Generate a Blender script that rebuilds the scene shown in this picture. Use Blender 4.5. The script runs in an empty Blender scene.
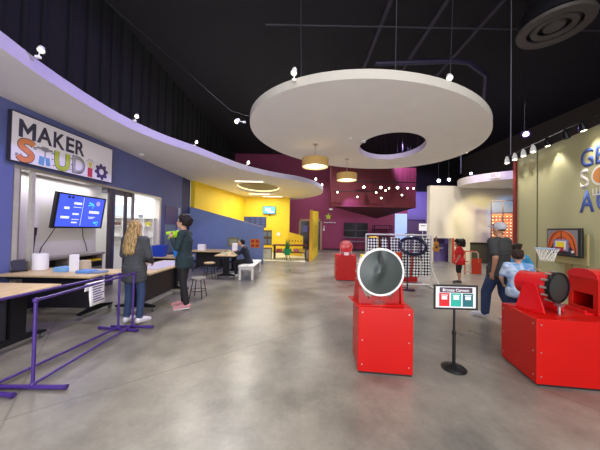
import bpy, bmesh, math, random
from mathutils import Vector, Matrix, Euler, noise
PI = math.pi
R = math.radians
random.seed(7)
sc = bpy.context.scene
col = sc.collection

# ------------------------------------------------------------------ camera
cam_data = bpy.data.cameras.new('camera')
cam_data.sensor_width = 36.0
cam_data.lens = 15.0
cam_data.clip_start = 0.05
cam = bpy.data.objects.new('camera', cam_data)
col.objects.link(cam)
cam.matrix_world = (Matrix.Translation((0, 0, 1.6)) @ Matrix.Rotation(R(1.0), 4, 'X')
                    @ Matrix.Rotation(R(1.1), 4, 'Y').inverted() @ Matrix.Rotation(R(90), 4, 'X'))
sc.camera = cam

# ------------------------------------------------------------------ world / exposure
w = bpy.data.worlds.new('world'); sc.world = w; w.use_nodes = True
w.node_tree.nodes['Background'].inputs[0].default_value = (0.95, 0.93, 1.0, 1)
w.node_tree.nodes['Background'].inputs[1].default_value = 0.85
sc.view_settings.view_transform = 'Standard'
sc.view_settings.look = 'None'
sc.view_settings.gamma = 1.0
sc.view_settings.use_curve_mapping = False
sc.view_settings.exposure = 0.0


def light(kind, loc, target, power, colour=(1, 1, 1), size=1.0, size_y=None, angle=60, blend=0.5, parent=None):
    d = bpy.data.lights.new('light', kind)
    d.energy = power; d.color = colour
    if kind == 'AREA':
        d.shape = 'RECTANGLE'; d.size = size; d.size_y = size_y or size
    else:
        d.shadow_soft_size = size
    if kind == 'SPOT':
        d.spot_size = R(angle); d.spot_blend = blend
    o = bpy.data.objects.new('light', d); col.objects.link(o)
    o.location = loc
    o.rotation_euler = (Vector(target) - Vector(loc)).to_track_quat('-Z', 'Y').to_euler()
    if parent:
        o.parent = parent
        o.matrix_parent_inverse = parent.matrix_world.inverted()
    return o


WARM = (1.0, 0.93, 0.84); NEUT = (0.98, 0.97, 1.0); PURP = (0.36, 0.22, 1.0); BLUE = (0.2, 0.35, 1.0)
light('AREA', (-6.0, 7.9, 2.9), (-6.0, 7.9, 0), 60, NEUT, 1.5, 2.0)      # unseen lamp added to brighten the studio walls
light('AREA', (-5.30, 5.6, 2.58), (-5.33, 5.6, 0), 14, (0.93, 0.9, 1.0), 1.8, 0.16)  # added to brighten the television wall
# lights added without fixtures over the hall, some from behind the camera
light('AREA', (-1.0, 0.5, 6.6), (-1.0, 0.6, 0), 130, NEUT, 5, 3)
light('AREA', (3.4, 1.0, 6.6), (3.4, 1.3, 0), 120, NEUT, 3, 3)
light('AREA', (0.0, -2.6, 0.7), (-0.8, 3.0, 4.2), 230, NEUT, 6, 1.2)  # added uplight behind the camera, brightens the soffit undersides
light('SPOT', (-2.6, 7.2, 6.9), (-3.4, 11.5, 1.0), 260, NEUT, 0.1, angle=60)  # added to brighten the blue half wall
light('AREA', (0.5, -5.0, 4.6), (0.5, 4.0, 1.0), 280, NEUT, 7, 3)  # added fill light behind the camera
for x, y, p in ((-2.2, 8.2, 300), (0.2, 12.0, 360), (5.2, 9.8, 330), (2.6, 13.2, 360), (6.5, 12.2, 140), (8.5, 8.5, 160), (1.0, 17.5, 200), (8.5, 17.0, 330)):
    light('SPOT', (x, y, 6.9), (x, y + 0.3, 0), p * 2.9, NEUT, 0.2, angle=125, blend=0.8)


# ------------------------------------------------------------------ materials
def lin(h):
    h = h.lstrip('#')
    v = [int(h[i:i + 2], 16) / 255 for i in (0, 2, 4)]
    return tuple(c / 12.92 if c <= 0.04045 else ((c + 0.055) / 1.055) ** 2.4 for c in v)


MATS = {}


def M(name, hexc, rough=0.6, metal=0.0, var=0.06, scale=8.0, bump=0.0, bscale=60.0, emit=None, estr=1.0, coat=0.0, alpha=None, trans=0.0):
    if name in MATS:
        return MATS[name]
    m = bpy.data.materials.new(name); m.use_nodes = True
    nt = m.node_tree; b = nt.nodes['Principled BSDF']
    c = lin(hexc)
    b.inputs['Roughness'].default_value = rough
    b.inputs['Metallic'].default_value = metal
    b.inputs['Base Color'].default_value = (*c, 1)
    if coat: b.inputs['Coat Weight'].default_value = coat
    if trans: b.inputs['Transmission Weight'].default_value = trans
    tc = nt.nodes.new('ShaderNodeTexCoord')
    if var:
        n = nt.nodes.new('ShaderNodeTexNoise'); n.inputs['Scale'].default_value = scale; n.inputs['Detail'].default_value = 4
        nt.links.new(tc.outputs['Object'], n.inputs['Vector'])
        r = nt.nodes.new('ShaderNodeMapRange')
        r.inputs['From Min'].default_value = 0.3; r.inputs['From Max'].default_value = 0.7
        r.inputs['To Min'].default_value = 1 - var; r.inputs['To Max'].default_value = 1 + var
        nt.links.new(n.outputs['Fac'], r.inputs['Value'])
        mx = nt.nodes.new('ShaderNodeVectorMath'); mx.operation = 'SCALE'
        mx.inputs[0].default_value = c
        nt.links.new(r.outputs[0], mx.inputs['Scale'])
        nt.links.new(mx.outputs[0], b.inputs['Base Color'])
    if bump:
        n2 = nt.nodes.new('ShaderNodeTexNoise'); n2.inputs['Scale'].default_value = bscale
        nt.links.new(tc.outputs['Object'], n2.inputs['Vector'])
        bp = nt.nodes.new('ShaderNodeBump'); bp.inputs['Strength'].default_value = bump; bp.inputs['Distance'].default_value = 0.01
        nt.links.new(n2.outputs['Fac'], bp.inputs['Height']); nt.links.new(bp.outputs[0], b.inputs['Normal'])
    if emit:
        b.inputs['Emission Color'].default_value = (*lin(emit), 1)
        b.inputs['Emission Strength'].default_value = estr
    MATS[name] = m
    return m


def floor_mat():
    m = bpy.data.materials.new('polished_concrete'); m.use_nodes = True
    nt = m.node_tree; b = nt.nodes['Principled BSDF']; L = nt.links
    tc = nt.nodes.new('ShaderNodeTexCoord')
    n = nt.nodes.new('ShaderNodeTexNoise'); n.inputs['Scale'].default_value = 0.9; n.inputs['Detail'].default_value = 8; n.inputs['Roughness'].default_value = 0.65
    L.new(tc.outputs['Object'], n.inputs['Vector'])
    cr = nt.nodes.new('ShaderNodeValToRGB')
    cr.color_ramp.elements[0].position = 0.36; cr.color_ramp.elements[0].color = (*lin('#65615a'), 1)
    cr.color_ramp.elements[1].position = 0.66; cr.color_ramp.elements[1].color = (*lin('#979085'), 1)
    L.new(n.outputs['Fac'], cr.inputs['Fac'])
    n2 = nt.nodes.new('ShaderNodeTexNoise'); n2.inputs['Scale'].default_value = 26; n2.inputs['Detail'].default_value = 5
    L.new(tc.outputs['Object'], n2.inputs['Vector'])
    mr = nt.nodes.new('ShaderNodeMapRange'); mr.inputs['From Min'].default_value = 0.3; mr.inputs['From Max'].default_value = 0.7
    mr.inputs['To Min'].default_value = 0.93; mr.inputs['To Max'].default_value = 1.05
    L.new(n2.outputs['Fac'], mr.inputs['Value'])
    sx = nt.nodes.new('ShaderNodeSeparateXYZ')
    rot = nt.nodes.new('ShaderNodeMapping'); rot.inputs['Rotation'].default_value = (0, 0, R(-38)); rot.inputs['Location'].default_value = (0.6, 1.1, 0)
    L.new(tc.outputs['Object'], rot.inputs['Vector']); L.new(rot.outputs[0], sx.inputs[0])
    prev = mr.outputs[0]
    for ax in ('X', 'Y'):
        md = nt.nodes.new('ShaderNodeMath'); md.operation = 'PINGPONG'; md.inputs[1].default_value = 2.1
        L.new(sx.outputs[ax], md.inputs[0])
        gt = nt.nodes.new('ShaderNodeMapRange'); gt.inputs['From Min'].default_value = 0.004; gt.inputs['From Max'].default_value = 0.016
        gt.inputs['To Min'].default_value = 0.72; gt.inputs['To Max'].default_value = 1.0
        L.new(md.outputs[0], gt.inputs['Value'])
        mu = nt.nodes.new('ShaderNodeMath'); mu.operation = 'MULTIPLY'
        L.new(prev, mu.inputs[0]); L.new(gt.outputs[0], mu.inputs[1]); prev = mu.outputs[0]
    vm = nt.nodes.new('ShaderNodeVectorMath'); vm.operation = 'SCALE'
    L.new(cr.outputs[0], vm.inputs[0]); L.new(prev, vm.inputs['Scale']); L.new(vm.outputs[0], b.inputs['Base Color'])
    rr = nt.nodes.new('ShaderNodeMapRange'); rr.inputs['To Min'].default_value = 0.2; rr.inputs['To Max'].default_value = 0.42
    L.new(n.outputs['Fac'], rr.inputs['Value']); L.new(rr.outputs[0], b.inputs['Roughness'])
    b.inputs['Specular IOR Level'].default_value = 0.65
    return m


def checker_mat():
    m = bpy.data.materials.new('checker_cloth'); m.use_nodes = True
    nt = m.node_tree; b = nt.nodes['Principled BSDF']
    tc = nt.nodes.new('ShaderNodeTexCoord'); mp = nt.nodes.new('ShaderNodeMapping')
    mp.inputs['Rotation'].default_value = (0, R(45), 0); mp.inputs['Location'].default_value = (0, 0.5, 0)
    ck = nt.nodes.new('ShaderNodeTexChecker'); ck.inputs['Scale'].default_value = 17.0
    ck.inputs['Color1'].default_value = (*lin('#f0f0ee'), 1); ck.inputs['Color2'].default_value = (*lin('#101018'), 1)
    nt.links.new(tc.outputs['Object'], mp.inputs[0]); nt.links.new(mp.outputs[0], ck.inputs['Vector'])
    nt.links.new(ck.outputs['Color'], b.inputs['Base Color']); b.inputs['Roughness'].default_value = 0.8
    return m


def wood_mat(name, c1, c2):
    m = bpy.data.materials.new(name); m.use_nodes = True
    nt = m.node_tree; b = nt.nodes['Principled BSDF']
    tc = nt.nodes.new('ShaderNodeTexCoord'); mp = nt.nodes.new('ShaderNodeMapping'); mp.inputs['Scale'].default_value = (14, 1.5, 1.5)
    n = nt.nodes.new('ShaderNodeTexNoise'); n.inputs['Scale'].default_value = 3; n.inputs['Detail'].default_value = 5
    cr = nt.nodes.new('ShaderNodeValToRGB')
    cr.color_ramp.elements[0].position = 0.35; cr.color_ramp.elements[0].color = (*lin(c1), 1)
    cr.color_ramp.elements[1].position = 0.65; cr.color_ramp.elements[1].color = (*lin(c2), 1)
    nt.links.new(tc.outputs['Object'], mp.inputs[0]); nt.links.new(mp.outputs[0], n.inputs['Vector'])
    nt.links.new(n.outputs['Fac'], cr.inputs[0]); nt.links.new(cr.outputs[0], b.inputs['Base Color'])
    b.inputs['Roughness'].default_value = 0.45
    return m


def hair_mat(name, c1, c2):
    m = bpy.data.materials.new(name); m.use_nodes = True
    nt = m.node_tree; b = nt.nodes['Principled BSDF']
    tc = nt.nodes.new('ShaderNodeTexCoord'); mp = nt.nodes.new('ShaderNodeMapping'); mp.inputs['Scale'].default_value = (60, 60, 5)
    n = nt.nodes.new('ShaderNodeTexNoise'); n.inputs['Scale'].default_value = 1.2; n.inputs['Detail'].default_value = 3
    cr = nt.nodes.new('ShaderNodeValToRGB')
    cr.color_ramp.elements[0].position = 0.38; cr.color_ramp.elements[0].color = (*lin(c1), 1)
    cr.color_ramp.elements[1].position = 0.62; cr.color_ramp.elements[1].color = (*lin(c2), 1)
    nt.links.new(tc.outputs['Object'], mp.inputs[0]); nt.links.new(mp.outputs[0], n.inputs['Vector'])
    nt.links.new(n.outputs['Fac'], cr.inputs[0]); nt.links.new(cr.outputs[0], b.inputs['Base Color'])
    bp = nt.nodes.new('ShaderNodeBump'); bp.inputs['Strength'].default_value = 0.7; bp.inputs['Distance'].default_value = 0.01
    nt.links.new(n.outputs['Fac'], bp.inputs['Height']); nt.links.new(bp.outputs[0], b.inputs['Normal'])
    b.inputs['Roughness'].default_value = 0.65; b.inputs['Specular IOR Level'].default_value = 0.25
    return m


CONC = floor_mat()
BLACKC = M('black_ceiling', '#0a080e', 0.9)
WHITE = M('white_drywall', '#ece8e2', 0.8, var=0.02, scale=2)
FASCIA = M('soffit_fascia', '#b3acc2', 0.7, var=0.02)
BLUEW = M('blue_wall_paint', '#636ca6', 0.7, var=0.03, scale=2)
BLUEP = M('periwinkle_wall_paint', '#8296d0', 0.7, var=0.03, scale=2)
NAVY = M('navy_paint', '#333b6b', 0.7, var=0.03)
YEL = M('yellow_wall_paint', '#f0d02e', 0.65, var=0.03, scale=2)
MAR = M('maroon_wall_paint', '#8a3558', 0.7, var=0.04, scale=1.5)
MARD = M('maroon_bulkhead_paint', '#6a1d28', 0.7, var=0.04, scale=1.5)
PURW = M('purple_wall_paint', '#7c6cb4', 0.7, var=0.05)
BEIGE = M('beige_wall_paint', '#d6ccb8', 0.8, var=0.03, scale=1)
OLIVE = M('olive_wall_paint', '#a8a57e', 0.75, var=0.03, scale=1.5)
OLIVED = M('dark_olive_paint', '#4f4d3a', 0.8)
REDTRIM = M('dark_red_trim', '#7c1d1a', 0.6)
GREYM = M('brushed_grey_metal', '#a7a49b', 0.4, 0.6)
CREAMCOL = M('pale_aluminium', '#c2beb4', 0.5, 0.2)
DARKCOL = M('dark_bronze_frame', '#4e4a50', 0.5, 0.3)
BLK = M('black_plastic', '#131316', 0.45)
BLKM = M('black_metal', '#1a1a1d', 0.35, 0.4)
STEEL = M('steel', '#b9b9bd', 0.3, 0.9)
WPL = M('white_plastic', '#ecebe8', 0.4)
PAPER = M('white_paper', '#f4f2f4', 0.8, var=0.02)
RED = M('red_painted_plywood', '#bf0903', 0.42, var=0.04, scale=3)
RED.node_tree.nodes['Principled BSDF'].inputs['Specular IOR Level'].default_value = 0.3
REDK = M('red_gloss_shell', '#d3101a', 0.25, var=0.03, coat=0.4)
PUR = M('purple_painted_steel', '#44297c', 0.35, var=0.05)
MEMB = M('dark_rubber_membrane', '#363f3c', 0.36, var=0.1, scale=5)
BENCH = wood_mat('pale_butcher_block', '#c9ab7a', '#dcc295')
WOODB = wood_mat('stained_brown_wood', '#6b4a2a', '#8a6238')
COUNT = M('grey_counter_laminate', '#8e867d', 0.5)
BLUEPL = M('blue_plastic', '#2f6fd0', 0.4)
LBLUE = M('light_blue_card', '#7fb2e6', 0.6)
YELP = M('yellow_plastic', '#f0c020', 0.4)
GREENL = M('lime_green_paper', '#a6dc1e', 0.6, var=0.15, scale=20)
GREENP = M('green_plastic', '#1f9c62', 0.45)
LEAF = M('leaf_green', '#2f7d3a', 0.5, var=0.2)
LENS = M('lamp_lens', '#ffffff', 0.3, emit='#fff0cf', estr=14)
LENSF = M('far_lamp_lens', '#ffffff', 0.3, emit='#fff0d8', estr=9)
LENSP = M('purple_lamp_lens', '#ffffff', 0.3, emit='#9d86ff', estr=14)
LENSB = M('blue_white_lamp_lens', '#ffffff', 0.3, emit='#c8d4ff', estr=14)
PANELL = M('lit_ceiling_panel', '#ffffff', 0.4, emit='#fff4dc', estr=2.6)
DARK = M('dark_opening', '#0c0b10', 0.8)


# ------------------------------------------------------------------ mesh builder
class B:
    def __init__(s):
        s.bm = bmesh.new()

    def box(s, x0, x1, y0, y1, z0, z1, rot=None, org=None):
        vs = [s.bm.verts.new(v) for v in ((x0, y0, z0), (x1, y0, z0), (x1, y1, z0), (x0, y1, z0), (x0, y0, z1), (x1, y0, z1), (x1, y1, z1), (x0, y1, z1))]
        for f in ((0, 3, 2, 1), (4, 5, 6, 7), (0, 1, 5, 4), (1, 2, 6, 5), (2, 3, 7, 6), (3, 0, 4, 7)):
            s.bm.faces.new([vs[i] for i in f])
        if rot:
            bmesh.ops.rotate(s.bm, verts=vs, cent=org or ((x0 + x1) / 2, (y0 + y1) / 2, (z0 + z1) / 2), matrix=Euler(rot).to_matrix())
        return s

    def prism(s, poly, z0, z1, axis='z'):
        def P(a, b, c):
            return (a, b, c) if axis == 'z' else ((a, c, b) if axis == 'y' else (c, a, b))
        lo = [s.bm.verts.new(P(a, b, z0)) for a, b in poly]; hi = [s.bm.verts.new(P(a, b, z1)) for a, b in poly]
        n = len(poly)
        s.bm.faces.new(lo[::-1]); s.bm.faces.new(hi)
        for i in range(n):
            s.bm.faces.new([lo[i], lo[(i + 1) % n], hi[(i + 1) % n], hi[i]])
        return s

    def cyl(s, p0, p1, r0, r1=None, seg=16, cap=True):
        p0, p1 = Vector(p0), Vector(p1); r1 = r0 if r1 is None else r1
        q = (p1 - p0).to_track_quat('Z', 'Y')
        a = [s.bm.verts.new(p0 + q @ Vector((r0 * math.cos(2 * PI * i / seg), r0 * math.sin(2 * PI * i / seg), 0))) for i in range(seg)]
        b = [s.bm.verts.new(p1 + q @ Vector((r1 * math.cos(2 * PI * i / seg), r1 * math.sin(2 * PI * i / seg), 0))) for i in range(seg)]
        for i in range(seg):
            s.bm.faces.new([a[i], a[(i + 1) % seg], b[(i + 1) % seg], b[i]])
        if cap:
            s.bm.faces.new(a[::-1]); s.bm.faces.new(b)
        return s

    def tube(s, pts, r, seg=8, closed=False):
        pts = [Vector(p) for p in pts]; n = len(pts); rings = []
        for i, p in enumerate(pts):
            if closed: d = pts[(i + 1) % n] - pts[i - 1]
            else: d = pts[min(i + 1, n - 1)] - pts[max(i - 1, 0)]
            q = d.to_track_quat('Z', 'Y')
            rings.append([s.bm.verts.new(p + q @ Vector((r * math.cos(2 * PI * k / seg), r * math.sin(2 * PI * k / seg), 0))) for k in range(seg)])
        m = n if closed else n - 1
        for i in range(m):
            A, C = rings[i], rings[(i + 1) % n]
            for k in range(seg):
                s.bm.faces.new([A[k], A[(k + 1) % seg], C[(k + 1) % seg], C[k]])
        if not closed:
            s.bm.faces.new(rings[0][::-1]); s.bm.faces.new(rings[-1])
        return s

    def lathe(s, prof, seg=32, mat=None):
        mat = mat or Matrix.Identity(4); rings = []
        for r, z in prof:
            if r < 1e-5: rings.append([s.bm.verts.new(mat @ Vector((0, 0, z)))])
            else: rings.append([s.bm.verts.new(mat @ Vector((r * math.cos(2 * PI * k / seg), r * math.sin(2 * PI * k / seg), z))) for k in range(seg)])
        for A, C in zip(rings, rings[1:]):
            for k in range(seg):
                k2 = (k + 1) % seg
                if len(A) == 1 and len(C) == 1: continue
                if len(A) == 1: s.bm.faces.new([A[0], C[k2], C[k]])
                elif len(C) == 1: s.bm.faces.new([A[k], A[k2], C[0]])
                else: s.bm.faces.new([A[k], A[k2], C[k2], C[k]])
        return s

    def ell(s, c, r, rot=None, u=14, v=9):
        if not hasattr(r, '__len__'): r = (r, r, r)
        m = Matrix.Translation(Vector(c)) @ (rot.to_matrix().to_4x4() if rot else Matrix.Identity(4)) @ Matrix.Diagonal((*r, 1))
        bmesh.ops.create_uvsphere(s.bm, u_segments=u, v_segments=v, radius=1, matrix=m)
        return s

    def cap(s, p0, p1, r0, r1=None, seg=12):
        r1 = r0 if r1 is None else r1
        s.cyl(p0, p1, r0, r1, seg); s.ell(p0, r0, u=seg, v=8); s.ell(p1, r1, u=seg, v=8)
        return s

    def build(s, name, m, parent=None, smooth=False, bevel=0.0, loc=None, kind=None, post=None, split=False):
        if split:
            seen = set(); out = []
            for v in s.bm.verts:
                if v in seen: continue
                isl = []; st_ = [v]; seen.add(v)
                while st_:
                    a = st_.pop(); isl.append(a)
                    for e in a.link_edges:
                        o_ = e.other_vert(a)
                        if o_ not in seen: seen.add(o_); st_.append(o_)
                nb = B(); mp = {a: nb.bm.verts.new(a.co) for a in isl}
                for f in {f for a in isl for f in a.link_faces}: nb.bm.faces.new([mp[a] for a in f.verts])
                out.append(nb)
            s.bm.free()
            return [nb.build(name, m, parent, smooth, bevel) for nb in out]
        bmesh.ops.recalc_face_normals(s.bm, faces=s.bm.faces)
        me = bpy.data.meshes.new(name); s.bm.to_mesh(me); s.bm.free()
        if post: post(me)
        me.materials.append(m)
        if smooth:
            for p in me.polygons: p.use_smooth = True
            try: me.set_sharp_from_angle(angle=R(40))
            except Exception: pass
        o = bpy.data.objects.new(name, me); col.objects.link(o)
        if parent: o.parent = parent
        if loc: o.location = loc
        if bevel:
            bv = o.modifiers.new('bevel', 'BEVEL'); bv.width = bevel; bv.segments = 2; bv.limit_method = 'ANGLE'
        if kind: o['kind'] = kind
        return o


def thing(name, label, cat, loc=(0, 0, 0), rz=0, group=None, rot=None):
    o = bpy.data.objects.new(name, None); col.objects.link(o)
    o.empty_display_size = 0.1
    o.location = loc; o.rotation_euler = rot or (0, 0, rz)
    o['label'] = label; o['category'] = cat
    if group: o['group'] = group
    return o


def tag(o, label, cat, group=None):
    o['label'] = label; o['category'] = cat
    if group: o['group'] = group
    return o


def struct(name, b, m, **k):
    return b.build(name, m, kind='structure', **k)


def dup(root, loc, rz=None, label=None, group=None):
    r = root.copy(); col.objects.link(r); r.location = loc
    if rz is not None: r.rotation_euler = (0, 0, rz)
    if label: r['label'] = label
    if group: r['group'] = group
    for ch in list(root.children):
        c = ch.copy(); col.objects.link(c); c.parent = r
        for g in list(ch.children):
            d = g.copy(); col.objects.link(d); d.parent = c
    return r


def text(s, name, m, parent, x, z, height, width=None, y=-0.004, depth=0.004, align='LEFT'):
    """lettering standing in the local xz plane, reading towards +x, seen from -y"""
    cu = bpy.data.curves.new(name, 'FONT'); cu.body = s; cu.size = 1.0; cu.extrude = 0.0; cu.offset = 0.022
    t = bpy.data.objects.new('t', cu); col.objects.link(t)
    bpy.context.view_layer.update()
    me = bpy.data.meshes.new_from_object(t.evaluated_get(bpy.context.evaluated_depsgraph_get()))
    bpy.data.objects.remove(t); bpy.data.curves.remove(cu)
    xs = [v.co.x for v in me.vertices]; ys = [v.co.y for v in me.vertices]
    sx = height / (max(ys) - min(ys)); sw = (width / (max(xs) - min(xs))) if width else sx
    x0, y0 = min(xs), min(ys)
    for v in me.vertices:
        v.co = Vector(((v.co.x - x0) * sw, 0, (v.co.y - y0) * sx))
    bm = bmesh.new(); bm.from_mesh(me)
    g = bmesh.ops.extrude_face_region(bm, geom=bm.faces[:])
    for e in g['geom']:
        if isinstance(e, bmesh.types.BMVert): e.co.y -= depth
    bmesh.ops.recalc_face_normals(bm, faces=bm.faces); bm.to_mesh(me); bm.free()
    me.materials.clear(); me.materials.append(m)
    o = bpy.data.objects.new(name, me); col.objects.link(o)
    if parent: o.parent = parent
    o.location = (x, y, z)
    return o


def evalmesh(o):
    bpy.context.view_layer.update()
    dg = bpy.context.evaluated_depsgraph_get()
    me = bpy.data.meshes.new_from_object(o.evaluated_get(dg))
    o.modifiers.clear(); o.data = me
    return o


def blob(b, name, m, parent, voxel=0.012, smooth_it=3, post=None):
    o = b.build(name, m, parent)
    r = o.modifiers.new('r', 'REMESH'); r.mode = 'VOXEL'; r.voxel_size = voxel; r.use_smooth_shade = True
    if smooth_it:
        s = o.modifiers.new('s', 'SMOOTH'); s.iterations = smooth_it; s.factor = 0.5
    evalmesh(o)
    o.data.materials.clear(); o.data.materials.append(m)
    for p in o.data.polygons: p.use_smooth = True
    if post: post(o.data)
    return o


def smooth_curve(pts, n=8):
    """Catmull-Rom through 2D points"""
    out = []
    P = [pts[0]] + list(pts) + [pts[-1]]
    for i in range(1, len(P) - 2):
        for k in range(n):
            t = k / n
            a, b_, c, d = P[i - 1], P[i], P[i + 1], P[i + 2]
            out.append(tuple(0.5 * ((2 * b_[j]) + (-a[j] + c[j]) * t + (2 * a[j] - 5 * b_[j] + 4 * c[j] - d[j]) * t * t + (-a[j] + 3 * b_[j] - 3 * c[j] + d[j]) * t ** 3) for j in (0, 1)))
    out.append(tuple(pts[-1]))
    return out


# ================================================================== STRUCTURE
struct('floor', B().box(-9, 14, -7, 22, -0.2, 0), CONC)
struct('ceiling', B().box(-9, 14, -2.5, 22, 7.6, 7.8), BLACKC)
# left side: blue wall with the studio opening
struct('wall_left', B().box(-5.3, -5.1, -1.0, 4.42, 0, 3.75), BLUEW)
struct('wall_left', B().box(-5.3, -5.1, 4.42, 9.12, 2.62, 3.75), BLUEW)
struct('wall_left', B().box(-5.3, -5.1, 9.12, 10.75, 0, 3.75), BLUEW)
struct('wall_left', B().box(-5.3, -5.09, 10.75, 11.5, 0, 3.75), NAVY)
struct('wall_left', B().box(-5.7, -5.5, 4.42, 6.75, 0, 2.95), M('studio_wall_white', '#dcd6cd', 0.8, var=0.02, scale=1.5))
struct('wall_studio_back', B().box(-7.6, -5.3, 9.12, 9.3, 0, 3.0), M('studio_cabinet_wall', '#dcdad4', 0.7, var=0.02))
struct('wall_studio_side', B().box(-7.8, -7.6, 6.6, 9.3, 0, 3.0), MATS['studio_cabinet_wall'])
struct('wall_studio_side', B().box(-7.6, -5.7, 6.6, 6.75, 0, 3.0), MATS['studio_cabinet_wall'])
struct('ceiling', B().box(-7.6, -5.3, 4.42, 9.12, 2.95, 3.0), M('studio_ceiling', '#cfc8d6', 0.8))
struct('wall_left_upper', B().box(-5.5, -5.3, -1, 20.0, 3.97, 7.6), BLACKC)
# folds of the black wall above the soffit
fold = B()
yy = -0.5
while yy < 19:
    fold.cyl((-5.27, yy, 3.99), (-5.27, yy, 7.55), 0.035 + random.random() * 0.03, seg=8); yy += 0.32 + random.random() * 0.3
tag(fold.build('black_drape', M('black_drape_cloth', '#08070b', 0.95, var=0.2), smooth=True),
    'black pleated drape covering the high wall above the long left soffit', 'curtain')

# left soffit slab with curved edge
edge = [(-3.3, 0.6), (-3.52, 2.0), (-3.70, 3.03), (-3.82, 3.75), (-3.85, 4.75), (-3.76, 5.55), (-3.48, 6.4), (-3.05, 7.2), (-2.62, 8.2), (-2.0, 9.35), (-1.07, 10.33), (-0.04, 11.08),
        (0.75, 12.2), (1.2, 13.6), (1.25, 15.0), (0.85, 16.3), (0.1, 17.5), (-0.75, 18.2)]
ce = smooth_curve(edge, 6)


def slab_with_hole(outer, hole, z0, z1, name, m, sidem=None, kind=None):
    bm = bmesh.new()
    from mathutils.geometry import tessellate_polygon
    loops = [outer] + ([hole] if hole else [])
    allp = [p for l in loops for p in l]
    tris = tessellate_polygon([[Vector((x, y, 0)) for x, y in l] for l in loops])
    lo = [bm.verts.new((x, y, z0)) for x, y in allp]; hi = [bm.verts.new((x, y, z1)) for x, y in allp]
    for t in tris:
        try:
            bm.faces.new([lo[i] for i in t]); bm.faces.new([hi[i] for i in t])
        except ValueError: pass
    k = 0
    for l in loops:
        n = len(l)
        for i in range(n):
            a, c = k + i, k + (i + 1) % n
            f = bm.faces.new([lo[a], lo[c], hi[c], hi[a]])
            if sidem: f.material_index = 1
        k += n
    bmesh.ops.recalc_face_normals(bm, faces=bm.faces)
    me = bpy.data.meshes.new(name); bm.to_mesh(me); bm.free(); me.materials.append(m)
    if sidem: me.materials.append(sidem)
    o = bpy.data.objects.new(name, me); col.objects.link(o)
    if kind: o['kind'] = kind
    return o


outer = ce + [(-0.75, 18.6), (-5.3, 18.6), (-5.3, 0.6)]
hole = [(-2.25 + 1.15 * math.cos(2 * PI * i / 32), 13.4 + 1.7 * math.sin(2 * PI * i / 32)) for i in range(32)]
slab_with_hole(outer, hole, 3.75, 3.95, 'ceiling', WHITE, FASCIA, 'structure')
struct('ceiling', B().box(-3.6, -0.9, 11.5, 15.3, 3.96, 3.98), M('recess_lid', '#8a8474', 0.8))

# yellow nook
struct('wall_left_yellow', B().prism([(-5.1, 11.55), (-4.9, 11.55), (-3.8, 17.0), (-4.0, 17.0)], 0, 3.75), YEL)
struct('wall_left_yellow', B().box(-4.62, -4.5, 14.0, 14.4, 0, 3.75), M('yellow_pilaster', '#e0b414', 0.65))
struct('wall_back_yellow', B().box(-3.95, -0.72, 17.0, 17.2, 0, 3.75), YEL)
# blue sloping half wall
struct('wall_partition', B().prism([(-5.09, 0), (-1.68, 0), (-1.68, 1.63), (-5.09, 2.5)], 11.5, 11.7, 'y'), BLUEP)
struct('trim_1', B().prism([(-5.09, 2.5), (-1.66, 1.63), (-1.66, 1.68), (-5.09, 2.55)], 11.48, 11.72, 'y'), M('lilac_cap', '#8f93c8', 0.6))
struct('trim_2', B().box(-5.09, -1.7, 11.47, 11.5, 0, 0.1), NAVY)
# yellow low wall and white floor
struct('wall_low_yellow', B().prism([(-0.72, 0), (0.2, 0), (0.2, 1.2), (-0.72, 1.45)], 15.0, 15.12, 'y'), YEL)
struct('floor_mat_white', B().box(-3.9, 0.3, 12.3, 16.9, 0, 0.02), M('pale_play_floor', '#d8d6c0', 0.5))

# back wall
struct('wall_back', B().box(-0.9, 8.6, 20.0, 20.2, 0, 7.6), MAR)
struct('wall_back', B().box(8.6, 14, 20.0, 20.2, 0, 4.8), PURW)
struct('wall_back_upper', B().box(8.6, 14, 20.02, 20.2, 4.8, 7.6), BLACKC)
struct('wall_back', B().box(-5.5, -0.9, 20.0, 20.2, 0, 7.6), MAR)
# pointed maroon bulkhead hanging from ceiling
bk = bmesh.new()
fr = [(1.95, 16.0), (7.4, 16.0), (8.6, 19.98), (0.4, 19.98)]
b = B()
b.prism([(1.95, 16.0), (7.4, 16.0), (7.5, 16.4), (4.9, 17.0), (1.9, 16.3)], 3.12, 5.7)
struct('wall_bulkhead', b, MARD)
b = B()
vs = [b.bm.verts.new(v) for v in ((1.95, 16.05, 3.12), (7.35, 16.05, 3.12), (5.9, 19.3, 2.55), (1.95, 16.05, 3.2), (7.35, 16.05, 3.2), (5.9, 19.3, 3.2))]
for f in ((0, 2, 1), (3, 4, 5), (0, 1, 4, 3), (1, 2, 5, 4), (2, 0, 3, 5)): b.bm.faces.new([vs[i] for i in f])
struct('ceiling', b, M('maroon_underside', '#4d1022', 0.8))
# beige wall with low openings
bw = B()
bw.box(6.74, 6.95, 13.0, 13.3, 0, 4.02).box(6.95, 7.9, 13.0, 13.3, 1.28, 4.02).box(7.9, 8.85, 13.0, 13.3, 0, 4.02)
bw.box(8.85, 13.0, 13.0, 13.3, 1.1, 4.02)
struct('wall_beige', bw, BEIGE)
struct('wall_olive_low', B().box(8.85, 13.0, 13.1, 13.3, 0, 1.1), OLIVED)
struct('trim_3', B().box(7.9, 8.02, 12.97, 13.0, 0, 1.3), M('red_orange_post', '#a8402a', 0.6))
struct('wall_purple_nook', B().box(6.9, 8.7, 15.0, 15.1, 0, 1.5), PURW)
struct('wall_purple_nook', B().box(6.3, 8.7, 13.3, 15.0, 1.45, 1.5), DARK)
struct('wall_right_outer', B().box(13.0, 13.2, -1, 20.2, 0, 7.6), M('far_right_wall', '#4a4640', 0.9))
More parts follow.
